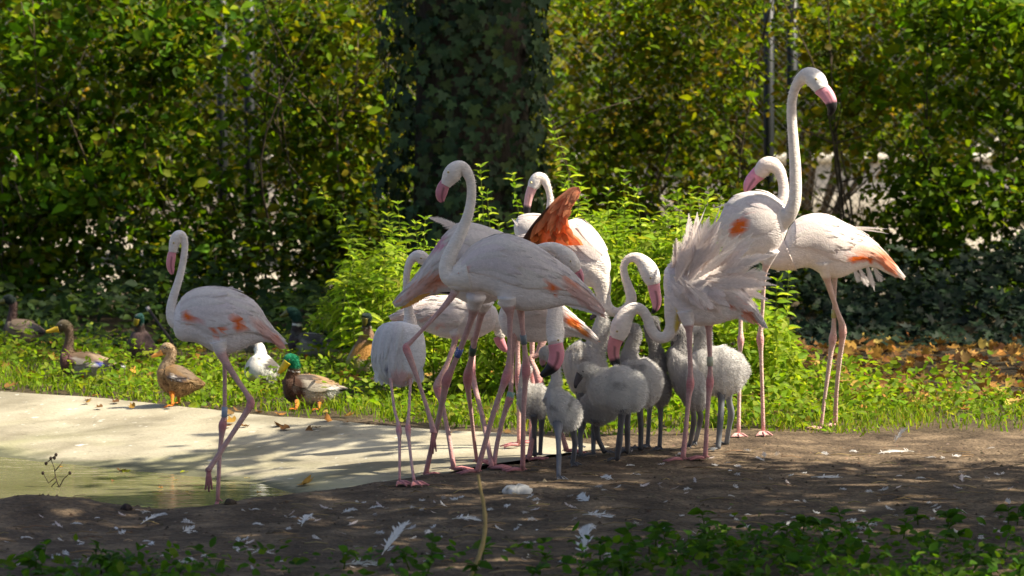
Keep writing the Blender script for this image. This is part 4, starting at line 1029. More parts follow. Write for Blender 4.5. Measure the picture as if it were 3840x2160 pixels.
# --- tallest flamingo
adult(label='tallest flamingo with its neck stretched straight up at right', R=R5, D=15.85, legcol=(.70, .50, .43), jointcol=(.68, .36, .34), face=TOWARD, wr=.72, yaw=-.5,  # leg and joint colours made paler to look sunlit
      torso=[(795, 1010, 785, 1085), (745, 945, 715, 1230), (660, 882, 625, 1305), (560, 868, 530, 1318), (470, 890, 440, 1290), (400, 945, 385, 1235), (355, 1050, 345, 1195), (318, 1130, 305, 1180)],
      neck=[(680, 1060, 110), (750, 1030, 75), (795, 1000, 50), (822, 940, 43), (834, 850, 40), (832, 700, 37), (822, 560, 34), (812, 430, 32), (808, 330, 31), (814, 255, 30), (834, 185, 32), (870, 133, 41), (915, 112, 56), (960, 132, 62), (988, 170, 56), (1002, 202, 45)], ndy=-.05,
      bill=[(996, 190, 50), (1033, 228, 46), (1060, 274, 40), (1068, 320, 31), (1054, 368, 13)], tip=.52, billcol=(.80, .34, .42), eye=(962, 132, .006), headcol=(.84, .80, .77),
      patches=[(462, 1095, 30, 58, .5, ORANGE), (500, 1035, 26, 7, -.4, (.82, .40, .36))],
      tail=[(520, 890, 290, 975, 7, WHITE), (420, 1000, 325, 1170, 24, WHITE), (400, 1040, 350, 1200, 24, WHITE)],
      legs=[dict(R=R6, p=[(690, 60, 60), (665, 150, 32), (650, 215, 18), (643, 300, 14), (635, 450, 13), (622, 590, 16), (619, 660, 26), (624, 740, 15), (630, 900, 12.5), (640, 1290, 14)], j=6, thigh=.12, dy=-.06),
            dict(R=R6, p=[(520, 100, 50), (500, 180, 28), (492, 260, 15), (490, 450, 13), (490, 600, 15), (490, 665, 24), (486, 740, 14), (483, 900, 12), (476, 1305, 14)], j=5, thigh=.10, dy=.05, ring=(.385, (.72, .72, .70), (.1, .1, .12)), rh=.026)])
# --- stooping flamingo at far right
adult(label='flamingo at far right with drooping orange tail, head behind the tallest one', R=R5, D=16.25, legcol=(.62, .44, .38), jointcol=(.62, .36, .32), face=-2.2, wr=.62, yaw=.1,  # sunlight on the legs is put into their lighter colour
      torso=[(775, 1130, 710, 1365), (830, 1052, 815, 1365), (930, 1016, 920, 1352), (1040, 1022, 1020, 1405), (1150, 1075, 1120, 1418), (1260, 1132, 1230, 1372), (1360, 1215, 1330, 1348), (1450, 1312, 1430, 1392), (1530, 1420, 1520, 1425)],
      neck=[(800, 1270, 110), (720, 1300, 72), (650, 1290, 52), (610, 1220, 44), (630, 1100, 40), (695, 1000, 38), (746, 920, 36), (757, 850, 34), (748, 780, 34), (724, 722, 40), (685, 690, 52), (645, 692, 56), (617, 722, 52), (600, 748, 44)], ndy=.12, headfrom=.8,
      bill=[(600, 738, 50), (560, 775, 44), (533, 815, 38), (518, 850, 22), (515, 872, 8)], tip=.86, billcol=(.78, .30, .42), eye=(622, 702, .006), neckcol=(.82, .70, .64), headcol=(.82, .68, .64),
      patches=[(1205, 1298, 16, 22, 0, ORANGE), (1310, 1265, 85, 36, .3, (.84, .50, .38)), (1420, 1310, 95, 32, .85, (.84, .34, .2)), (1280, 1300, 50, 14, .1, ORANGE)],
      tail=[(1380, 1280, 1535, 1425, 24, (.84, .5, .4)), (1400, 1330, 1500, 1410, 24, (.84, .6, .5)), ], tuft=[(1200, 1340, 1250, 1440, 26, WHITE), (1240, 1340, 1300, 1470, 26, WHITE), (1290, 1340, 1340, 1480, 24, WHITE), (1330, 1330, 1390, 1440, 26, WHITE), (1300, 1330, 1345, 1500, 14, WHITE)], plumes=[(1150, 1090, 1425, 1098, 8, -.02, -.02, .02), (1180, 1100, 1435, 1110, 6, -.03, -.03, .02)],
      legs=[dict(R=R6, p=[(1040, 130, 66), (1055, 220, 42), (1066, 268, 26), (1090, 350, 19), (1130, 470, 16), (1160, 555, 22), (1166, 605, 28), (1160, 680, 20), (1145, 800, 16), (1125, 1000, 14), (1116, 1240, 17)], j=6, thigh=.13, dy=-.05),
            dict(R=R6, p=[(1110, 130, 50), (1112, 240, 24), (1113, 300, 15), (1110, 450, 13), (1106, 590, 18), (1100, 655, 28), (1090, 730, 18), (1070, 880, 15), (1045, 1060, 12), (1022, 1262, 13)], j=5, thigh=.10, dy=.05, ring=(.375, (.42, .38, .16), None))])

# ---------------------------------------------------------------- chicks
GREY = (.72, .70, .675); PALE = (.62, .60, .58)
CH = dict(edge=.55, name='flamingo_chick', cat='chick', group='grey flamingo chicks', wr=.8, billcol=(.10, .085, .09), tipcol=(.03, .03, .03), tip=.7, mouth=False, legcol=(.30, .30, .32), jointcol=(.25, .25, .27), toe=.055, fuzz=12000, white=GREY, neckcol=GREY, headdepth=.9, bodymat='down', iris=(.05, .05, .05))
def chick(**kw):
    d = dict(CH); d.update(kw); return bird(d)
chick(label='grey chick pecking at front with head bent down left, below the plumed bird', R=R3, D=14.62, face=LEFT,
      torso=[(1515, 660, 1525, 760), (1575, 600, 1565, 820), (1680, 572, 1680, 865), (1800, 578, 1800, 882), (1890, 630, 1880, 850), (1935, 705, 1928, 790)],
      neck=[(1600, 690, 80), (1575, 640, 60), (1545, 605, 54), (1508, 592, 52), (1480, 618, 42)], bill=[(1480, 620, 30), (1462, 655, 24), (1448, 690, 16), (1445, 718, 7)], eye=(1496, 600, .0045), headfrom=.9,
      patches=[(1740, 700, 60, 25, .2, (.3, .285, .28))], legs=[dict(R=R4, p=[(215, 1040, 34), (205, 1110, 22), (198, 1200, 18), (192, 1260, 20), (180, 1372, 16)], j=3), dict(R=R4, p=[(245, 1020, 30), (240, 1110, 20), (240, 1200, 18), (242, 1330, 16)], j=2)])
chick(label='slim grey chick standing below the bowed black tipped bill', R=R3, D=14.42, face=-1.2,
      torso=[(1238, 745, 1242, 850), (1290, 715, 1290, 965), (1370, 742, 1360, 1002), (1440, 792, 1430, 990), (1485, 862, 1480, 930)],
      neck=[(1300, 800, 80), (1300, 720, 46), (1312, 640, 31), (1302, 560, 30), (1275, 495, 38), (1245, 470, 44), (1228, 495, 36)], bill=[(1230, 500, 26), (1222, 540, 22), (1230, 575, 8)], billcol=(.55, .30, .28), ndy=.12, eye=(1238, 480, .0045),
      patches=[(1290, 850, 30, 14, .5, (.26, .25, .25)), (1400, 830, 14, 60, .3, (.28, .27, .27))],
      legs=[dict(p=[(1328, 960, 40), (1328, 1030, 22), (1330, 1120, 17), (1332, 1190, 18), (1330, 1340, 14)], j=3), dict(p=[(1425, 940, 40), (1432, 1020, 24), (1440, 1090, 19), (1435, 1160, 18), (1425, 1245, 17)], j=2)])
chick(label='pale chick with brownish wing patch behind the bowed bill', R=R3, D=15.0, face=LEFT, white=(.66, .64, .62), neckcol=(.72, .70, .68),
      torso=[(1345, 490, 1365, 610), (1430, 412, 1420, 730), (1520, 400, 1520, 785), (1600, 440, 1600, 770), (1655, 525, 1645, 690)],
      neck=[(1560, 480, 80), (1595, 390, 64), (1618, 310, 58), (1625, 250, 46), (1612, 215, 40), (1590, 210, 30)], bill=[(1590, 212, 20), (1560, 232, 14), (1548, 255, 5)],
      patches=[(1450, 450, 55, 22, -.2, (.28, .24, .22)), (1480, 520, 60, 26, -.1, (.30, .26, .24))],
      legs=[dict(p=[(1480, 740, 34), (1475, 900, 17), (1478, 1000, 18), (1480, 1110, 15)], j=2, stand=True), dict(p=[(1570, 740, 34), (1570, 900, 17), (1568, 1000, 18), (1566, 1110, 15)], j=2, stand=True)])
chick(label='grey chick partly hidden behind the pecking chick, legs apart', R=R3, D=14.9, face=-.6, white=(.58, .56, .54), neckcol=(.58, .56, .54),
      torso=[(1462, 805, 1472, 885), (1530, 750, 1520, 942), (1620, 770, 1610, 962), (1700, 800, 1690, 930), (1740, 840, 1735, 880)],
      neck=[(1680, 830, 55), (1715, 760, 38), (1735, 700, 33), (1730, 655, 38), (1700, 650, 34)], bill=[(1700, 655, 22), (1680, 690, 14), (1678, 710, 5)],
      legs=[dict(p=[(1580, 910, 40), (1588, 980, 24), (1600, 1060, 18), (1640, 1165, 17)], j=2), dict(p=[(1500, 900, 36), (1490, 980, 22), (1470, 1060, 17), (1440, 1125, 14)], j=2)])
chick(label='small grey chick behind the legs of the large front flamingo', R=R3, D=14.85, face=LEFT,
      torso=[(1050, 745, 1045, 830), (1090, 700, 1085, 890), (1150, 688, 1150, 915), (1215, 700, 1215, 905), (1260, 740, 1255, 860)],
      neck=[(1110, 760, 60), (1092, 690, 34), (1092, 630, 27), (1105, 580, 32), (1115, 560, 30)], bill=[(1112, 565, 20), (1095, 590, 13), (1090, 610, 5)],
      legs=[dict(p=[(1160, 880, 34), (1164, 960, 19), (1166, 1060, 16), (1170, 1190, 15)], j=2), dict(p=[(1215, 880, 34), (1215, 960, 19), (1210, 1060, 16), (1205, 1180, 15)], j=2)])
chick(label='grey chick facing left with raised pale head behind the pecking chick', R=R4, D=15.0, face=LEFT, neckcol=(.55, .53, .51),
      torso=[(178, 785, 188, 890), (240, 752, 250, 1000), (320, 758, 320, 1042), (400, 792, 390, 1030), (450, 855, 440, 960)],
      neck=[(265, 830, 80), (248, 755, 52), (262, 685, 38), (282, 630, 36), (272, 592, 37), (245, 592, 34), (228, 612, 26)], bill=[(230, 610, 18), (215, 645, 13), (205, 690, 5)], eye=(252, 592, .0045),
      patches=[(300, 810, 60, 20, .2, (.33, .31, .30))],
      legs=[dict(p=[(305, 980, 40), (312, 1060, 22), (320, 1170, 17), (318, 1310, 16)], j=2), dict(p=[(250, 980, 36), (245, 1060, 20), (240, 1200, 15), (240, 1318, 15)], j=2)])
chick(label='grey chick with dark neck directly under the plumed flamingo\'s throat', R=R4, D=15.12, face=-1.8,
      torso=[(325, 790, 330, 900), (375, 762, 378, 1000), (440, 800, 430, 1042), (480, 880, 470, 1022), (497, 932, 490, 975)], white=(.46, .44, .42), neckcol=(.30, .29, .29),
      neck=[(410, 830, 70), (412, 750, 48), (396, 685, 32), (375, 630, 26), (366, 575, 30), (385, 545, 34), (410, 560, 26)], bill=[(408, 560, 18), (425, 590, 12), (428, 610, 5)],
      legs=[dict(p=[(430, 980, 34), (435, 1060, 18), (436, 1180, 13), (430, 1300, 14)], j=2), dict(p=[(380, 980, 30), (372, 1060, 16), (365, 1180, 13), (360, 1290, 14)], j=2)])
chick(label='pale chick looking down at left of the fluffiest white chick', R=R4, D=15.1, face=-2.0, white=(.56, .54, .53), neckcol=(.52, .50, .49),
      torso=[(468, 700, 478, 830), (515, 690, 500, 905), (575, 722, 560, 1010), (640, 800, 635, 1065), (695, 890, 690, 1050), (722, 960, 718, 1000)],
      neck=[(540, 760, 70), (560, 690, 52), (572, 635, 47), (556, 600, 45), (530, 622, 38), (516, 660, 28)], bill=[(518, 655, 22), (514, 700, 16), (526, 758, 5)], eye=(535, 622, .0045),
      patches=[(475, 730, 22, 60, .2, (.20, .19, .19)), (600, 950, 40, 20, 0, (.45, .43, .42))],
      legs=[dict(p=[(622, 1000, 30), (628, 1070, 18), (632, 1140, 17), (608, 1295, 13)], j=2), dict(p=[(650, 1000, 30), (664, 1070, 18), (672, 1120, 18), (642, 1270, 13)], j=2)])
chick(label='fluffiest white chick, sunlit, right of the plumed flamingo\'s legs', R=R4, D=15.25, face=LEFT, white=(.74, .72, .70), neckcol=(.58, .56, .55), fuzz=15000,
      torso=[(598, 745, 615, 890), (675, 692, 690, 960), (780, 688, 780, 988), (870, 710, 860, 970), (930, 770, 910, 925), (968, 832, 950, 865)],
      neck=[(700, 780, 80), (680, 710, 54), (684, 650, 47), (684, 610, 46), (662, 598, 43), (642, 622, 34)], bill=[(645, 625, 24), (636, 655, 18), (640, 690, 6)], billcol=(.35, .31, .29), eye=(655, 612, .0045),
      patches=[(700, 700, 30, 20, 0, (.5, .48, .47))],
      legs=[dict(p=[(795, 940, 36), (795, 1020, 20), (790, 1130, 19), (784, 1200, 17), (775, 1312, 16)], j=2, face=-2.6), dict(p=[(835, 940, 34), (840, 1010, 19), (853, 1085, 21), (842, 1160, 16), (825, 1285, 15)], j=2)], legcol=(.30, .31, .33), jointcol=(.27, .28, .30))

# ---------------------------------------------------------------- ducks
BROWN = (.17, .105, .06); DKB = (.055, .04, .035); GREYD = (.30, .28, .26); YB = (.55, .36, .02); OR = (.55, .17, .02)
DK = dict(fuzz=3500, fuzzpar=(.25, .006, .013, .0022, .28), name='mallard_duck', cat='duck', group='ducks on the bank', legcol=OR, jointcol=OR, toe=.045, mouth=False, tip=2, billdepth=1.25, billcol=YB, wr=.85, headdepth=.85, iris=(.03, .03, .03), wing=(.25, .95, .25, 1.35, 5, 5, .35, .24), paintneck=True)
def duck(**kw):
    d = dict(DK); d.update(kw); return bird(d)
def dleg(x0, y0, x1, y1, r=12): return dict(p=[(x0, y0 - 30, r * 2), (x0, y0, r * 1.3), (x1, y1 - 20, r), (x1, y1, r)], stand=True)
duck(label='drake with yellow bill and blue wing patch sitting at left, brown neck', R=RA, D=19.1, face=LEFT, white=(.34, .31, .28), neckcol=(.11, .075, .05), headcol=(.08, .065, .04),
     torso=[(652, 770, 648, 880), (690, 735, 680, 960), (760, 765, 750, 1010), (850, 768, 850, 1038), (960, 765, 970, 1048), (1080, 805, 1080, 1030), (1190, 855, 1180, 990), (1280, 890, 1260, 950), (1360, 918, 1340, 938)],
     neck=[(760, 850, 110), (735, 770, 76), (745, 680, 54), (752, 610, 46), (750, 550, 46), (735, 495, 58), (700, 465, 64), (660, 482, 58), (630, 502, 44)], headfrom=.6,
     bill=[(640, 500, 44), (590, 512, 30), (545, 525, 22), (500, 532, 14)], eye=(665, 462, .005),
     patches=[(700, 850, 90, 140, 0, (.12, .06, .055)), (1000, 810, 230, 45, .25, (.15, .10, .065)), (1090, 890, 50, 24, .3, (.06, .08, .42)), (1030, 880, 22, 14, -.5, (.7, .7, .7)), (1300, 900, 80, 45, .2, (.03, .03, .03)), (1330, 920, 60, 10, -.1, (.6, .6, .6)), (1140, 840, 120, 30, .3, (.30, .22, .15))],
     legs=[dleg(900, 1030, 900, 1090), dleg(980, 1030, 985, 1085)])
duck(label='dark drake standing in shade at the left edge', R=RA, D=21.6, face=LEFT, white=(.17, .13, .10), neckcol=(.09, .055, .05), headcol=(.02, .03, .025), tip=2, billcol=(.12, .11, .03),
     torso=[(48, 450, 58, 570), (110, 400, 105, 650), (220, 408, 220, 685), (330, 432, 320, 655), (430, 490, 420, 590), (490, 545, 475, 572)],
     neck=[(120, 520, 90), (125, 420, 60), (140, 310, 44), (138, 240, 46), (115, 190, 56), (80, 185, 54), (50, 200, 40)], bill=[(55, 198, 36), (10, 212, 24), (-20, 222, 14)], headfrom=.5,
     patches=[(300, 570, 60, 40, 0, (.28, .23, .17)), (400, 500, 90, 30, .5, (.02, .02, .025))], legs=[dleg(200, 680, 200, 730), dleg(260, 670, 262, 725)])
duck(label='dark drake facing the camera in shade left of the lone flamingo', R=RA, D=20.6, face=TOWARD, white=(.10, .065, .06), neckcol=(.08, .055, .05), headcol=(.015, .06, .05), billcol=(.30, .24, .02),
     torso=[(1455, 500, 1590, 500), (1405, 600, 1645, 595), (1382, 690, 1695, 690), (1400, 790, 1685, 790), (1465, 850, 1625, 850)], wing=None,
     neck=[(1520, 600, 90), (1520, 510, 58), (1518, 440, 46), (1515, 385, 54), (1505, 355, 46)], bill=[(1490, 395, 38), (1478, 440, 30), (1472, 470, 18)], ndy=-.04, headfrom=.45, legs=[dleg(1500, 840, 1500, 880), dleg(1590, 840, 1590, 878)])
duck(label='brown speckled hen duck standing on the concrete edge', R=RB, D=17.5, face=LEFT, white=(.25, .155, .075), neckcol=(.36, .26, .165), headcol=(.33, .235, .14), billcol=(.62, .27, .05), headfrom=.55,
     torso=[(72, 890, 78, 955), (105, 852, 108, 1050), (190, 838, 200, 1120), (280, 842, 300, 1148), (380, 888, 380, 1128), (460, 955, 450, 1090), (525, 1005, 515, 1062), (556, 1036, 550, 1048)],
     neck=[(180, 940, 110), (160, 875, 76), (190, 800, 56), (212, 740, 50), (208, 680, 54), (178, 656, 56), (145, 680, 48), (125, 700, 36)],
     bill=[(130, 697, 36), (90, 718, 24), (50, 735, 20), (20, 746, 11)], eye=(160, 655, .0055),
     patches=[(290, 965, 90, 28, .1, (.07, .06, .07)), (265, 950, 50, 8, -.5, (.75, .7, .65)), (370, 900, 110, 30, .55, (.19, .135, .09)), (455, 1020, 60, 25, .5, (.34, .23, .12)), (140, 960, 25, 12, .6, (.10, .06, .03)), (170, 1020, 30, 10, .4, (.12, .07, .035)), (250, 1060, 40, 10, .2, (.12, .075, .04)), (120, 900, 20, 10, -.6, (.12, .08, .05)), (330, 1080, 40, 10, .2, (.13, .08, .04)), (215, 890, 16, 30, .3, (.11, .07, .04)), (160, 650, 40, 7, .35, (.10, .07, .05))],
     legs=[dict(p=[(228, 1100, 34), (230, 1150, 20), (230, 1200, 13), (230, 1262, 12)]), dict(p=[(295, 1100, 30), (295, 1150, 18), (300, 1190, 12), (300, 1235, 11)])])
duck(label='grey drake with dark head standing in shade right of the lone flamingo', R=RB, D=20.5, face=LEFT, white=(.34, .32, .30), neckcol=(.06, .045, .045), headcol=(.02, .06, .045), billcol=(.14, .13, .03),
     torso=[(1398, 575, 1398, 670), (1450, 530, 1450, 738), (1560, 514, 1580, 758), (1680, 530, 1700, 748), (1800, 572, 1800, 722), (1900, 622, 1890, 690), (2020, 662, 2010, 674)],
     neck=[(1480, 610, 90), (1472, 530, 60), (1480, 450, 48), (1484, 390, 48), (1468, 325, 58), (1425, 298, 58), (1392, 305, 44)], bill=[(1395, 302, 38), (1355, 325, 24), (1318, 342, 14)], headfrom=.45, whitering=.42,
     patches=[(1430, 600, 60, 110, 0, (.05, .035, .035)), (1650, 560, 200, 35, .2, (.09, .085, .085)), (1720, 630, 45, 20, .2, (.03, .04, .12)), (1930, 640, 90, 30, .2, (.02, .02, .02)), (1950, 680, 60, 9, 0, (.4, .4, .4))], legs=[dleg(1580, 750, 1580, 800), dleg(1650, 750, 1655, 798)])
duck(label='white mottled duck behind the green headed drake', R=RB, D=18.5, face=-.8, white=(.78, .76, .70), neckcol=(.70, .68, .64), headcol=(.16, .14, .125), billcol=(.30, .26, .12), headfrom=.45,
     torso=[(1045, 720, 1160, 700), (998, 790, 1235, 765), (968, 870, 1310, 845), (985, 950, 1300, 930), (1050, 1015, 1250, 1000), (1120, 1055, 1205, 1050)],
     neck=[(1110, 800, 95), (1120, 730, 66), (1110, 670, 58), (1075, 635, 64), (1020, 640, 66), (975, 665, 50)], bill=[(985, 660, 42), (930, 685, 28), (885, 700, 18)], ndy=.12, wing=(.1, 1, .3, 1.3, 4, 4, .5, .25),
     patches=[(1240, 820, 70, 46, .4, (.10, .09, .085)), (1180, 860, 24, 14, 0, (.08, .07, .065)), (1280, 890, 40, 14, .3, (.09, .08, .075)), (1120, 770, 34, 7, 0, (.2, .18, .17)), (1150, 980, 30, 16, 0, (.12, .10, .05)), (1210, 780, 24, 14, .5, (.12, .1, .1)), (1060, 1000, 90, 40, .4, (.55, .50, .2))],
     legs=[dleg(1110, 1040, 1110, 1085), dleg(1180, 1040, 1185, 1080)])
duck(label='drake with bright green head and yellow bill on the sunny grass', R=RB, D=17.45, face=LEFT, white=(.44, .39, .32), neckcol=(.10, .06, .035), headcol=(.008, .15, .07), headfrom=.38, whitering=.33, tip=2, billcol=(.60, .44, .02),
     torso=[(1340, 1020, 1342, 1095), (1385, 940, 1385, 1180), (1500, 930, 1500, 1232), (1620, 932, 1620, 1245), (1740, 962, 1720, 1228), (1840, 1005, 1820, 1178), (1910, 1052, 1900, 1118), (1985, 1072, 1965, 1084)],
     neck=[(1440, 1010, 110), (1440, 940, 74), (1452, 880, 62), (1455, 830, 60), (1440, 785, 64), (1408, 772, 60), (1385, 800, 48)], bill=[(1392, 795, 46), (1362, 835, 38), (1335, 870, 34), (1300, 912, 18)], eye=(1410, 775, .0055), ndy=-.03,
     patches=[(1430, 1080, 110, 150, 0, (.085, .045, .03)), (1470, 1060, 20, 40, .5, (.24, .17, .12)), (1720, 970, 190, 32, .22, (.34, .22, .12)), (1600, 950, 90, 22, .1, (.10, .08, .07)), (1800, 1110, 20, 50, .3, (.12, .11, .1)), (1860, 1110, 60, 50, 0, (.74, .72, .68)), (1950, 1075, 40, 16, 0, (.03, .03, .03))],
     legs=[dict(p=[(1490, 1190, 34), (1480, 1240, 20), (1475, 1265, 13), (1470, 1298, 12)]), dict(p=[(1710, 1190, 34), (1712, 1240, 20), (1708, 1265, 13), (1700, 1298, 12)])])
duck(label='brown breasted drake facing the camera beside the white backed flamingo', R=RB, D=19.6, face=TOWARD, white=(.36, .31, .22), neckcol=(.06, .05, .05), headcol=(.015, .03, .025), billcol=(.16, .14, .03), wing=None, whitering=.34, headfrom=.36,
     torso=[(2140, 470, 2232, 470), (2100, 560, 2262, 560), (2030, 680, 2300, 680), (1980, 780, 2320, 780), (1970, 860, 2310, 850), (2000, 922, 2240, 915)],
     neck=[(2190, 560, 90), (2187, 470, 54), (2185, 410, 44), (2188, 355, 54), (2186, 320, 46)], bill=[(2175, 355, 38), (2168, 400, 30), (2165, 430, 18)], ndy=-.03,
     patches=[(2180, 580, 120, 110, 0, (.22, .13, .09)), (2180, 700, 130, 70, 0, (.36, .18, .05)), (2040, 830, 60, 60, 0, (.32, .29, .08))], legs=[dleg(2080, 910, 2080, 955), dleg(2170, 910, 2175, 953)])

# ================================================================ PLANTS AND LITTER
def veg_mask(x, y):
    """green growing ground: behind the pool edge and beyond the trodden soil"""
    up_y = np.interp(x, UP[:, 0], UP[:, 1])
    edge = np.where(x < .3, up_y + .05, np.interp(x, [.3, .8, 1.1, 3.5], [15.5, 15.75, 16.05, 15.8]) + .3 * vnoise(x, y * 0, 2.5, 11))
    return np.clip((y - edge) / .35, 0, 1)
def grass_patch(name, n, x0, x1, y0, y1, hmin, hmax, cols, lab, dens=None):
    x = rng.uniform(x0, x1, n); y = rng.uniform(y0, y1, n)
    w = veg_mask(x, y) * (.25 + .75 * (vnoise(x, y, 2.2, 21) > .35))
    if dens is not None: w = w * dens(x, y)
    k = rng.random(n) < w; x = x[k]; y = y[k]; n = len(x)
    h = rng.uniform(hmin, hmax, n) * (.6 + .8 * vnoise(x, y, 3, 22)); a = rng.uniform(0, 6.28, n)
    lean = rng.normal(0, .45, (n, 2)); wd = rng.uniform(.0025, .005, n)
    b = np.stack([x, y, soil_z(x, y) - .004], -1); sx = np.stack([np.cos(a) * wd, np.sin(a) * wd, np.zeros(n)], -1)
    mid = b + np.stack([lean[:, 0] * h * .35, lean[:, 1] * h * .35, h * .6], -1); tip = b + np.stack([lean[:, 0] * h, lean[:, 1] * h, h * .92], -1)
    V = np.stack([b - sx, b + sx, mid + sx * .8, mid - sx * .8, tip], 1).reshape(-1, 3)
    T = (np.array([(0, 1, 2), (0, 2, 3), (3, 2, 4)])[None] + (np.arange(n) * 5)[:, None, None]).reshape(-1, 3)
    C = np.repeat(palette(n, cols), 5, axis=0)
    return tag(obj(name, mesh_np(name, V, T, C), 'leaf'), lab, 'grass', kind='stuff')
LUSH = [(.15, .26, .010), (.19, .30, .014), (.12, .21, .010), (.25, .31, .03)]
grass_patch('grass', 24000, -4.0, .5, 15.8, 21.5, .025, .075, LUSH, 'green grass and herbs along the back of the pool edge', lambda x, y: np.clip(1.25 - (y - np.interp(x, UP[:, 0], UP[:, 1])) / 4, .25, 1))
grass_patch('grass', 22000, .2, 3.8, 15.4, 18.6, .018, .055, LUSH + [(.24, .24, .05)], 'sunlit grass behind the trodden soil on the right', lambda x, y: np.clip((18.6 - y) / 1.2, 0, 1) * np.clip(.3 + (y - 15.9) / 1.0, .15, 1))
def herb_patch(name, n, x0, x1, y0, y1, z1, smin, smax, cols, lab, dens=None, kind='ovate', mask=True, m='leaf'):
    x = rng.uniform(x0, x1, n); y = rng.uniform(y0, y1, n)
    w = (veg_mask(x, y) if mask else np.ones(n)) * np.clip((vnoise(x, y, 2.6, 31) - .25) * 2.4, 0, 1)
    if dens is not None: w = w * dens(x, y)
    k = rng.random(n) < w; x = x[k]; y = y[k]; n = len(x)
    z = soil_z(x, y) + z1 * rng.random(n) ** 1.4 * (.4 + .9 * vnoise(x, y, 3.5, 33)) + .008
    V, T, C = leaves_np(np.stack([x, y, z], -1), rnd_dirs(n, .5), np.array([0, -.25, 1.0]) + rng.normal(0, .5, (n, 3)), rng.uniform(smin, smax, n), palette(n, cols), kind)
    return tag(obj(name, mesh_np(name, V, T, C), m), lab, 'ground cover', kind='stuff')
herb_patch('herbs', 24000, -4.0, .6, 15.8, 21.6, .17, .018, .05, LUSH, 'small leafy herbs growing among the ducks', lambda x, y: np.clip(1.3 - (y - np.interp(x, UP[:, 0], UP[:, 1])) / 5, .3, 1))
herb_patch('herbs', 9500, .1, 2.6, 15.6, 19.0, .20, .025, .06, LUSH, 'leafy weeds behind the chicks and flamingo legs', lambda x, y: np.clip(1.3 - np.abs(x - .7) / 1.6, 0, 1))
herb_patch('herbs', 3200, 1.4, 3.8, 15.5, 18.4, .07, .018, .04, LUSH, 'low creeping herbs in the sunlit grass at right', None)

# nettles: each plant a stem with its own leaves
NET = [(.20, .31, .018), (.25, .36, .03), (.16, .26, .014), (.32, .39, .05)]
nlm = leaf_meshes('lance', NET, 'leaf', 7)
def nettle(tip, base_x, D, lab, seed):
    """tip in display pixels (2576 wide), base column in display pixels"""
    r_ = np.random.default_rng(seed); K = 1.4907
    b = at(base_x * K, 1500, D); b[2] = float(soil_z(b[0], b[1])); e = at(tip[0] * K, tip[1] * K, D + r_.normal(0, .08))
    t = thing('nettle_plant', b, lab, 'nettle', 'nettles behind the flamingos')
    Lh = np.linalg.norm(e - b)
    c1 = b + np.array([(e[0] - b[0]) * .12, 0, (e[2] - b[2]) * .5]); pts = catmull([b, c1, e], 8)
    mb = MB(); tube(mb, pts - b, np.linspace(.005, .0015, len(pts)), (.16, .20, .05), 5); mb.build('stem', 'leaf', t)
    nodes = max(8, int(Lh / .045)); cl = np.append(0, np.cumsum(np.linalg.norm(np.diff(pts, axis=0), axis=1))); cl /= cl[-1]
    for i in range(nodes):
        f = .22 + .78 * (i + .5) / nodes; p = np.array([np.interp(f, cl, pts[:, j]) for j in range(3)])
        sz = (.135 - .09 * f ** 2) * r_.uniform(.75, 1.2)
        a0 = r_.uniform(0, 3.14)
        for q in range(2 if f < .9 else 3):
            a = a0 + q * math.pi * (1 if f < .9 else .67) + r_.normal(0, .2)
            d = np.array([math.cos(a), math.sin(a), .25 - .5 * (1 - f) + r_.normal(0, .2) + (.5 if f > .92 else 0)])
            place_leaf(nlm[r_.integers(0, 7)], p, d, np.array([0, -.1, 1]) + r_.normal(0, .25, 3) + np.array([math.cos(a), math.sin(a), 0]) * .2, sz, t)
TIPS = [((800, 468), 935, 18.7), ((858, 535), 940, 18.5), ((872, 605), 925, 18.3), ((905, 575), 960, 18.9), ((945, 525), 1000, 18.8), ((1000, 505), 1020, 19.1), ((1020, 570), 1030, 18.4), ((1070, 545), 1060, 18.9), ((1100, 600), 1090, 18.5), ((880, 690), 930, 18.0), ((915, 650), 960, 18.2), ((960, 630), 985, 18.3), ((895, 760), 950, 17.9),
        ((1208, 412), 1225, 18.8), ((1225, 480), 1245, 18.6), ((1180, 520), 1190, 19.0), ((1255, 560), 1260, 18.5), ((1288, 432), 1330, 19.2), ((1380, 298), 1500, 18.9), ((1420, 440), 1480, 18.7), ((1478, 500), 1500, 18.5), ((1530, 470), 1530, 18.9), ((1572, 425), 1570, 18.8), ((1595, 470), 1600, 18.5), ((1550, 560), 1560, 18.2), ((1625, 560), 1620, 18.6), ((1600, 620), 1610, 18.1),
        ((1665, 590), 1670, 18.6), ((1700, 545), 1690, 18.8), ((1742, 468), 1730, 18.9), ((1772, 500), 1760, 18.6), ((1812, 470), 1800, 19.0), ((1720, 610), 1720, 18.2), ((1860, 560), 1850, 18.7), ((1905, 690), 1910, 18.3), ((1955, 700), 1950, 18.4), ((1985, 680), 1975, 18.6), ((1500, 640), 1500, 18.0)]
ORD = ['first', 'second', 'third', 'fourth', 'fifth', 'sixth', 'seventh', 'eighth', 'ninth', 'tenth', 'eleventh', 'twelfth', 'thirteenth', 'fourteenth', 'fifteenth', 'sixteenth', 'seventeenth', 'eighteenth', 'nineteenth', 'twentieth']
TIPS.sort(key=lambda q: q[0][0]); zcount = {}
for q in range(46):
    xq = rng.uniform(830, 1110) if q % 3 == 0 else rng.uniform(1430, 1870); TIPS.append(((xq, np.interp(xq, [830, 1000, 1200, 1450, 1600, 1880], [690, 590, 570, 520, 510, 560]) + rng.uniform(-70, 90)), xq + rng.uniform(-40, 40), rng.uniform(17.8, 19)))
TIPS.sort(key=lambda q: q[0][0])
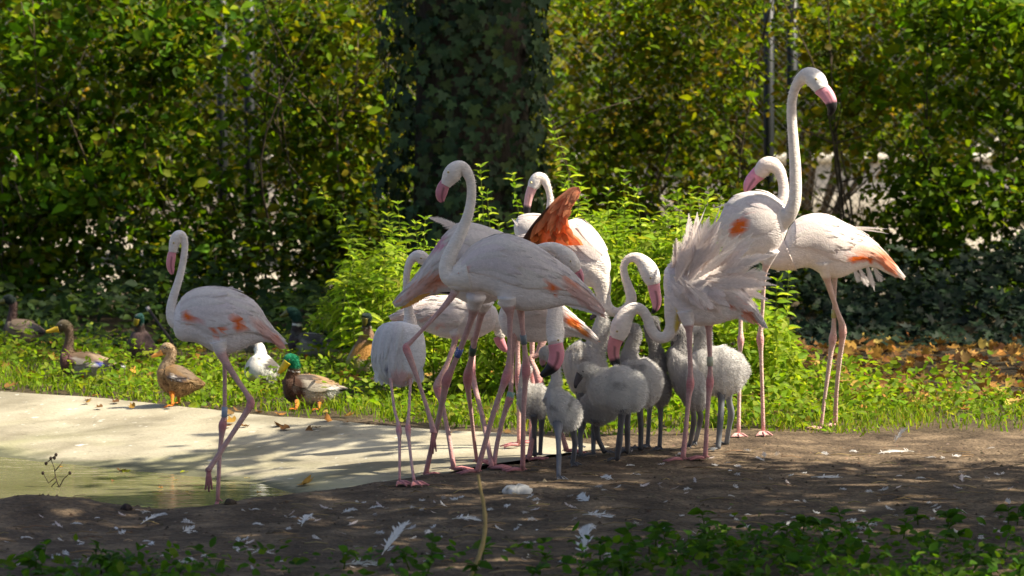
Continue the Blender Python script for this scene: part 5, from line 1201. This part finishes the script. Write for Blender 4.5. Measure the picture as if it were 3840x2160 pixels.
for i, (tp, bx, D) in enumerate(TIPS):
    if tp[0] < 1000: D += 1.7
    zone = 'left of the front flamingo\'s neck' if tp[0] < 1110 else ('between the necks of the front flamingo and the raised wing' if tp[0] < 1300 else ('behind the raised orange wing' if tp[0] < 1540 else ('between the raised wing and the plumed flamingo' if tp[0] < 1830 else 'between the legs of the tallest flamingo')))
    if tp[0] == 1380: lab = 'tallest nettle stem leaning over the raised orange wing'
    elif tp[0] == 800: lab = 'longest arching nettle reaching far left of the front flamingo'
    elif tp[0] == 1208: lab = 'upright nettle tip just right of the front flamingo\'s head'
    else:
        zcount[zone] = zcount.get(zone, 0) + 1; lab = (ORD[zcount[zone] - 1] if zcount[zone] <= 20 else 'twenty ' + ORD[zcount[zone] - 21]) + ' nettle from left ' + zone
    nettle(tp, bx, D, lab, 100 + i)
n = 15000
dx = rng.uniform(790, 2010, n); topy = np.interp(dx, [790, 850, 900, 1000, 1100, 1200, 1260, 1350, 1450, 1550, 1650, 1750, 1820, 1880, 1950, 2010], [790, 660, 610, 590, 590, 560, 600, 580, 530, 500, 530, 500, 510, 620, 720, 790])
topy = topy + 110 * vnoise(dx, dx * 0, .03, 41); dd = np.where(dx < 985, rng.uniform(19.9, 20.9, n), rng.uniform(17.75, 19.3, n))
zt_ = np.array([at(a * 1.4907, b * 1.4907, d)[2] for a, b, d in zip(dx, topy, dd)]); xx = (dx * 1.4907 - W / 2) / F * dd
z = .02 + (zt_ - .02) * rng.random(n) ** .8; kk = (project(np.stack([xx, dd, z], -1))[:, 1] < np.where(dx < 985, 1215, 9999)) & (rng.random(n) < .35 + .65 * (vnoise(xx * 1.0, z, 7, 43) > .42)); xx, dd, z = xx[kk], dd[kk], z[kk]; n = len(xx)
V, T, C = leaves_np(np.stack([xx, dd, z + soil_z(xx, dd)], -1), rnd_dirs(n, .5) + np.array([0, 0, -.2]), np.array([0, -.2, .9]) + rng.normal(0, .45, (n, 3)), rng.uniform(.04, .09, n), palette(n, NET), 'lance')
tag(obj('nettle_bed', mesh_np('nettle_bed', V, T, C), 'leaf'), 'bright mass of nettle leaves behind the flamingo group', 'nettles', kind='stuff')

# leaf litter in the shade of the hedge
LIT = [(.30, .15, .03), (.38, .20, .04), (.22, .10, .03), (.16, .085, .03), (.42, .27, .07), (.12, .07, .03)]
def litter(n, x0, x1, y0, y1, lab, smin=.05, smax=.10):
    x = rng.uniform(x0, x1, n); y = rng.uniform(y0, y1, n)
    V, T, C = leaves_np(np.stack([x, y, soil_z(x, y) + rng.uniform(.006, .03, n)], -1), rnd_dirs(n, .25), np.array([0, -.2, 1.0]) + rng.normal(0, .45, (n, 3)), rng.uniform(smin, smax, n), palette(n, LIT), 'plane')
    return tag(obj('leaf_litter', mesh_np('leaf_litter', V, T, C), 'dry'), lab, 'leaf litter', kind='stuff')
litter(1900, .6, 4.2, 17.6, 22.6, 'brown fallen leaves in the shade at right')
litter(500, -4, .5, 18.6, 22.4, 'brown fallen leaves in the shade at left')
dlm = leaf_meshes('plane', LIT, 'dry', 8)
def fallen(px, py, s, lab=None, grp=None, z=None, ms=None):
    p = ground_hit(px * 1.4907, py * 1.4907) if z is None else None
    if z is not None:
        D = (CAMZ - z) * F / (py * 1.4907 - HOR); p = at(px * 1.4907, py * 1.4907, D); p[2] = z
    o = place_leaf((ms or dlm)[rng.integers(0, len(ms or dlm))], p + np.array([0, 0, .01 if z is None else .004]), rnd_dirs(1, .1)[0], np.array([0, -.25 if z is None else 0, 1]) + rng.normal(0, .25 if z is None else .05, 3), s, name='fallen_leaf')
    return tag(o, lab, 'leaf', grp)
for k in range(70): fallen(rng.uniform(1900, 2560), rng.uniform(850, 1060), rng.uniform(.06, .11), 'dry orange brown leaf lying in the shaded litter at right', 'fallen leaves at right')
for k in range(26): fallen(rng.uniform(560, 1340), rng.uniform(1035, 1095) - (0 if k % 2 else 10), rng.uniform(.04, .07), 'dry orange leaf caught along the back of the concrete edge', 'fallen leaves on the concrete edge')
for k in range(10): fallen(rng.uniform(150, 560), rng.uniform(1000, 1030), rng.uniform(.04, .06), 'dry tan leaf on the concrete edge near the hen duck', 'fallen leaves near the hen')
GY = leaf_meshes('ovate', [(.45, .50, .03), (.40, .45, .05)], 'leaf', 2)
fallen(318, 1187, .075, 'bright yellow green leaf floating on the pool', None, WATER_Z, GY)
fallen(300, 1189, .06, 'pinkish tan leaf floating beside the yellow green one', None, WATER_Z)
fallen(475, 1192, .06, 'pale leaf floating near the lone flamingo', None, WATER_Z, GY)
fallen(757, 1222, .085, 'crumpled brown leaf at the tip of the water', None, None)
fallen(500, 1028, .07, 'yellow leaf on the concrete beside the hen duck', None, None, GY)
for k in range(12): fallen(rng.uniform(40, 700), rng.uniform(1170, 1245), rng.uniform(.02, .035), 'tiny brown leaf scrap floating on the pool', 'leaf scraps on the water', WATER_Z)

# feathers lying about
def feather_mesh(L, w, curl, col):
    mb = MB(); plume(mb, (0, 0, 0), (0, 1, 0), np.array([0, 0, 1.]), L, w, col, curl, .05, 18)
    tube(mb, [(0, -.12 * L, 0), (0, 0, .001), (0, L * .6, .004)], [.0012, .0012, .0006], (.8, .78, .72), 4)
    for q in range(10):
        t_ = rng.uniform(.0, .9); sgn = rng.choice([-1, 1]); p0 = np.array([sgn * w * .5, t_ * L, -curl * L * t_ * t_]); blade(mb, p0, (sgn, .7, rng.uniform(-.1, .5)), np.array([0, 0, 1.]), w * rng.uniform(.7, 1.3), w * .12, col, 0, st=5)
    me = mb.mesh('feather'); me.materials.append(M['feather']); return me
FM = [feather_mesh(.10, .018, .25, (.78, .77, .76)), feather_mesh(.07, .018, -.3, (.80, .78, .77)), feather_mesh(.13, .015, .15, (.78, .76, .74)), feather_mesh(.055, .022, .4, (.74, .73, .72)), feather_mesh(.09, .014, -.2, (.80, .70, .68))]
def lay(px, py, s, stand=.1, lab=None, grp=None, me=None, head=None, tilt=None):
    p = ground_hit(px * 1.4907, py * 1.4907) + np.array([0, 0, .008])
    a = rng.uniform(0, 6.28) if head is None else head
    d = np.array([math.cos(a), math.sin(a), stand + abs(rng.normal(0, .15))]) if tilt is None else np.array(tilt) * np.array([1, 1, .32 if 'upright' not in lab else .8]) + np.array([.4, 0, 0]) + rng.normal(0, .15, 3) * np.array([1, 1, 0])
    o = place_leaf(me or FM[rng.integers(0, 5)], p, d, np.array([rng.normal(0, .3), -.3, 1]), s, name='feather')
    return tag(o, lab, 'feather', grp)
for k in range(240):
    px = rng.uniform(20, 2540); y0 = np.interp(px, [0, 700, 1000, 1400, 2000, 2576], [1290, 1285, 1255, 1235, 1200, 1200])
    py = y0 + (1440 - y0) * rng.random() ** 1.1
    if py > np.interp(px, [1300, 1600, 2576], [1445, 1370, 1310]) + 40: py -= 70
    lay(px, py, rng.uniform(.2, .55), .12, 'small white feather scattered on the shaded soil', 'white feathers on the soil', FM[rng.choice([0, 1, 3, 3, 4])])
for k in range(26): lay(rng.uniform(1500, 2540), rng.uniform(1120, 1200), rng.uniform(.3, .55), .1, 'small white feather on the sunlit soil at right', 'feathers on sunlit soil')
for (px, py, s, lab, tl) in [(2252, 1115, 1.0, 'white feather standing upright in the sunlit grass at right', (.1, .1, 1)), (2290, 1140, 1.3, 'long curved white feather lying at the sunlit grass edge', (-1, .05, .08)), (1485, 1275, 1.2, 'white feather lying on the soil right of the pale stone', (-.5, .1, .8)), (965, 1395, 1.5, 'large pointed white feather lying in the left foreground', (-.1, .1, 1)), (760, 1325, 1.2, 'broad white feather tuft on the soil below the lone flamingo', (-.3, .2, .8)),
                             (360, 1320, 1.2, 'ragged white feather lying near the pool bank at left', (.05, .1, 1)), (880, 1425, 1.5, 'wide white feather at the bottom left of centre', (.9, .2, .25)), (1145, 1310, 1.2, 'rounded white feather below the group of legs', (.8, .2, .35)), (1475, 1300, 1.5, 'wide pale feather lying below the chicks', (1, .15, .2)), (1470, 1395, 1.6, 'ragged pale feather at the bottom centre', (-.2, .2, .7)), (2050, 1205, 1.4, 'long pale feather lying flat on dark soil at right', (1, .1, .1)), (1540, 1210, 1.0, 'thin feather on the soil under the chicks', (-.8, .3, .3))]:
    lay(px, py, s * .8, 0, lab, None, FM[2 if 'long' in lab or 'pointed' in lab else 0], tilt=tl)

# clods and straw on the soil
n = 4200
x = rng.uniform(-3, 3.4, n); y = rng.uniform(10.6, 15.6, n); k = ~inside(x, y); x = x[k]; y = y[k]; n = len(x)
r = rng.uniform(.003, .014, n) * rng.uniform(.5, 1, n); b = np.stack([x, y, soil_z(x, y)], -1)
tet = np.array([(1, 0, -.3), (-.5, .86, -.3), (-.5, -.86, -.3), (0, 0, .9)])
an = rng.uniform(0, 6.28, n); ca, sa = np.cos(an), np.sin(an)
V = np.stack([b + np.stack([(q[0] * ca - q[1] * sa) * r * rng.uniform(.7, 1.6, n), (q[0] * sa + q[1] * ca) * r, q[2] * r * rng.uniform(.5, 1, n)], -1) for q in tet], 1).reshape(-1, 3)
T = (np.array([(0, 1, 3), (1, 2, 3), (2, 0, 3)])[None] + (np.arange(n) * 4)[:, None, None]).reshape(-1, 3)
tag(obj('soil_crumbs', mesh_np('soil_crumbs', V, T, np.repeat(palette(n, [(.10, .07, .045), (.17, .12, .08), (.06, .045, .03), (.24, .18, .12)]), 4, axis=0), smooth=False), 'dry'), 'loose crumbs of dry soil', 'soil', kind='stuff')
mb = MB()
for k in range(420):
    xx = rng.uniform(-2.6, 3.2); yy = rng.uniform(11.0, 15.2)
    if inside(np.array(xx), np.array(yy)): continue
    a = rng.normal(0, .5); L = rng.uniform(.03, .14); p0 = np.array([xx, yy, float(soil_z(xx, yy)) + .006]); d = np.array([math.cos(a), math.sin(a), rng.normal(0, .05)])
    tube(mb, [p0, p0 + d * L * .5 + np.array([0, 0, .006]), p0 + d * L], [.0014, .0014, .001], palette(1, [(.42, .32, .16), (.34, .24, .12), (.20, .14, .08)])[0], 4)
tag(mb.build('straw', 'dry', None, (0, 0, 0)), 'thin dry straws and twigs strewn over the soil', 'straw', kind='stuff')
# pale stone and a few pebbles
def stone(px, py, rx, rz, col, lab, grp=None):
    p = ground_hit(px * 1.4907, py * 1.4907); mb = MB(); K = 12
    th = np.linspace(-math.pi / 2, math.pi / 2, K); c = np.stack([np.sin(th) * rx, np.zeros(K), np.full(K, rz * .25)], -1) + rng.normal(0, .002, (K, 3))
    tube(mb, c, np.cos(th) * rz + .001, col, 12, 1.2); mb.C[-1] = mb.C[-1] * np.where(rng.random((len(mb.C[-1]), 1)) < .1, .3, 1)
    tag(mb.build('stone', 'bark', None, p), lab, 'stone', grp) if False else tag(obj('stone', mb.mesh('stone'), 'bark', None, p), lab, 'stone', grp)
stone(1303, 1240, .058, .026, (.72, .68, .62), 'rounded white stone with dark specks on the straw below the flamingo legs')
stone(318, 1282, .022, .016, (.05, .035, .03), 'dark round pebble on the pool bank at left')
stone(580, 1268, .022, .014, (.07, .05, .035), 'dark pebble at the foot of the lone flamingo')
# dry twig plant on the bank at left
b = ground_hit(150 * 1.4907, 1262 * 1.4907); t = thing('dry_twig_plant', b, 'leafless dry weed standing in front of the water at left', 'plant'); mb = MB()
def px3(x, y, d=0): return at(x * 1.4907, y * 1.4907, b[1] + d)
for pth in ([(150, 1262), (148, 1225), (140, 1200), (136, 1175), (128, 1155)], [(140, 1200), (122, 1215), (108, 1190)], [(148, 1228), (160, 1205), (176, 1190)], [(138, 1185), (150, 1172), (158, 1160)], [(143, 1210), (128, 1225)], [(128, 1155), (116, 1165)], [(128, 1155), (140, 1145)]):
    P = np.array([px3(x, y, rng.normal(0, .01)) for x, y in pth]) - b; tube(mb, P, np.linspace(.0028, .0016, len(P)), (.06, .045, .03), 5)
mb.build('stem', 'bark', t)
for x, y in ((128, 1153), (137, 1152), (116, 1166), (108, 1190), (176, 1190), (141, 1144)):
    mb = MB(); c = px3(x, y) - b; tube(mb, [c + np.array([0, 0, q]) for q in (-.008, -.004, 0, .004, .008)], [.002, .006, .0075, .006, .002], (.035, .025, .02), 7); mb.build('seed_head', 'bark', t)
# fallen twig in the shade at left, with a pale broken end
mb = MB(); p0, p1, p2 = at(375 * 1.4907, 780 * 1.4907, 21), at(400 * 1.4907, 815 * 1.4907, 20.9), at(432 * 1.4907, 860 * 1.4907, 20.8)
tube(mb, catmull([p0, p1, p2, ground_hit(450 * 1.4907, 905 * 1.4907)], 4) - p2, np.linspace(.010, .008, 13), (.05, .042, .036), 7); tube(mb, [p0 - p2 + np.array([-.012, 0, .02]), p0 - p2 + np.array([0, 0, -.005])], [.012, .012], (.5, .45, .42), 7)
tag(mb.build('broken_branch', 'bark', None, None) if False else obj('broken_branch', mb.mesh('broken_branch'), 'bark', None, p2), 'broken branch with a pale end sticking up behind the lone flamingo', 'branch')
# dry stalk arching in the near foreground
mb = MB(); pts = [at(x * 1.4907, y * 1.4907, 11.0 + d) for x, y, d in ((1175, 1475, 0), (1196, 1425, .02), (1214, 1370, .05), (1221, 1320, .08), (1217, 1270, .1), (1209, 1230, .12), (1203, 1195, .14))]
pts = catmull(pts, 4); b0 = pts[0].copy(); pts[0][2] = float(soil_z(b0[0], b0[1])); tube(mb, pts - b0, np.linspace(.009, .005, len(pts)) * (1 + .12 * np.sin(np.arange(len(pts)) * 1.9)), (.42, .31, .13), 7)
tag(obj('dry_stalk', mb.mesh('dry_stalk'), 'dry', None, b0), 'bent straw coloured stalk rising in the blurred foreground', 'stalk')

# foreground weeds
FGC = [(.05, .13, .008), (.065, .155, .010), (.04, .11, .008), (.10, .18, .012)]
wlm = leaf_meshes('ovate', FGC, 'leaf', 8)
spots = []
for i in range(80):
    px = rng.uniform(0, 2576) if i % 3 else rng.uniform(1500, 2576)
    top = np.interp(px, [0, 700, 1250, 1450, 1800, 2200, 2576], [1425, 1420, 1405, 1375, 1345, 1325, 1310])
    if not (px < 1250 and i % 2): spots.append((px, rng.uniform(top, 1475)))
spots.sort(); wc = {}
for px, py in spots:
    b = ground_hit(px * 1.4907, py * 1.4907)
    where = 'at bottom right' if px > 1950 else ('right of bottom centre' if px > 1500 else ('at bottom centre' if px > 900 else 'at bottom left'))
    wc[where] = wc.get(where, 0) + 1; c_ = wc[where]
    od = ORD[c_ - 1] if c_ <= 20 else 'twenty ' + ORD[c_ - 21]
    t = thing('weed_plant', b, f'{od} weed from the left in the shaded foreground {where}', 'weed', 'foreground weeds')
    hh = rng.uniform(.03, .085); mb = MB(); tp = np.array([rng.normal(0, .02), rng.normal(0, .02), hh])
    tube(mb, [(0, 0, -.01), tp * .5, tp], [.003, .0025, .0015], (.10, .16, .03), 5); mb.build('stem', 'leaf', t)
    for q in range(rng.integers(6, 10)):
        f = rng.uniform(.25, 1.0); a = rng.uniform(0, 6.28); d = np.array([math.cos(a), math.sin(a), rng.uniform(-.1, .7)])
        place_leaf(wlm[rng.integers(0, 8)], b + tp * f, d, np.array([0, -.3, 1]) + rng.normal(0, .35, 3), rng.uniform(.028, .062), t)
herb_patch('foreground_herbs', 13000, -2.6, 2.6, 10.2, 13.0, .09, .02, .05, FGC, 'low green ground cover in the shaded foreground', lambda x, y: np.clip((np.interp(x, [-2, -.2, .3, 1.0, 2.0], [11.5, 11.7, 12.0, 12.4, 12.8]) - y) / .5, 0, 1), 'ovate', False)
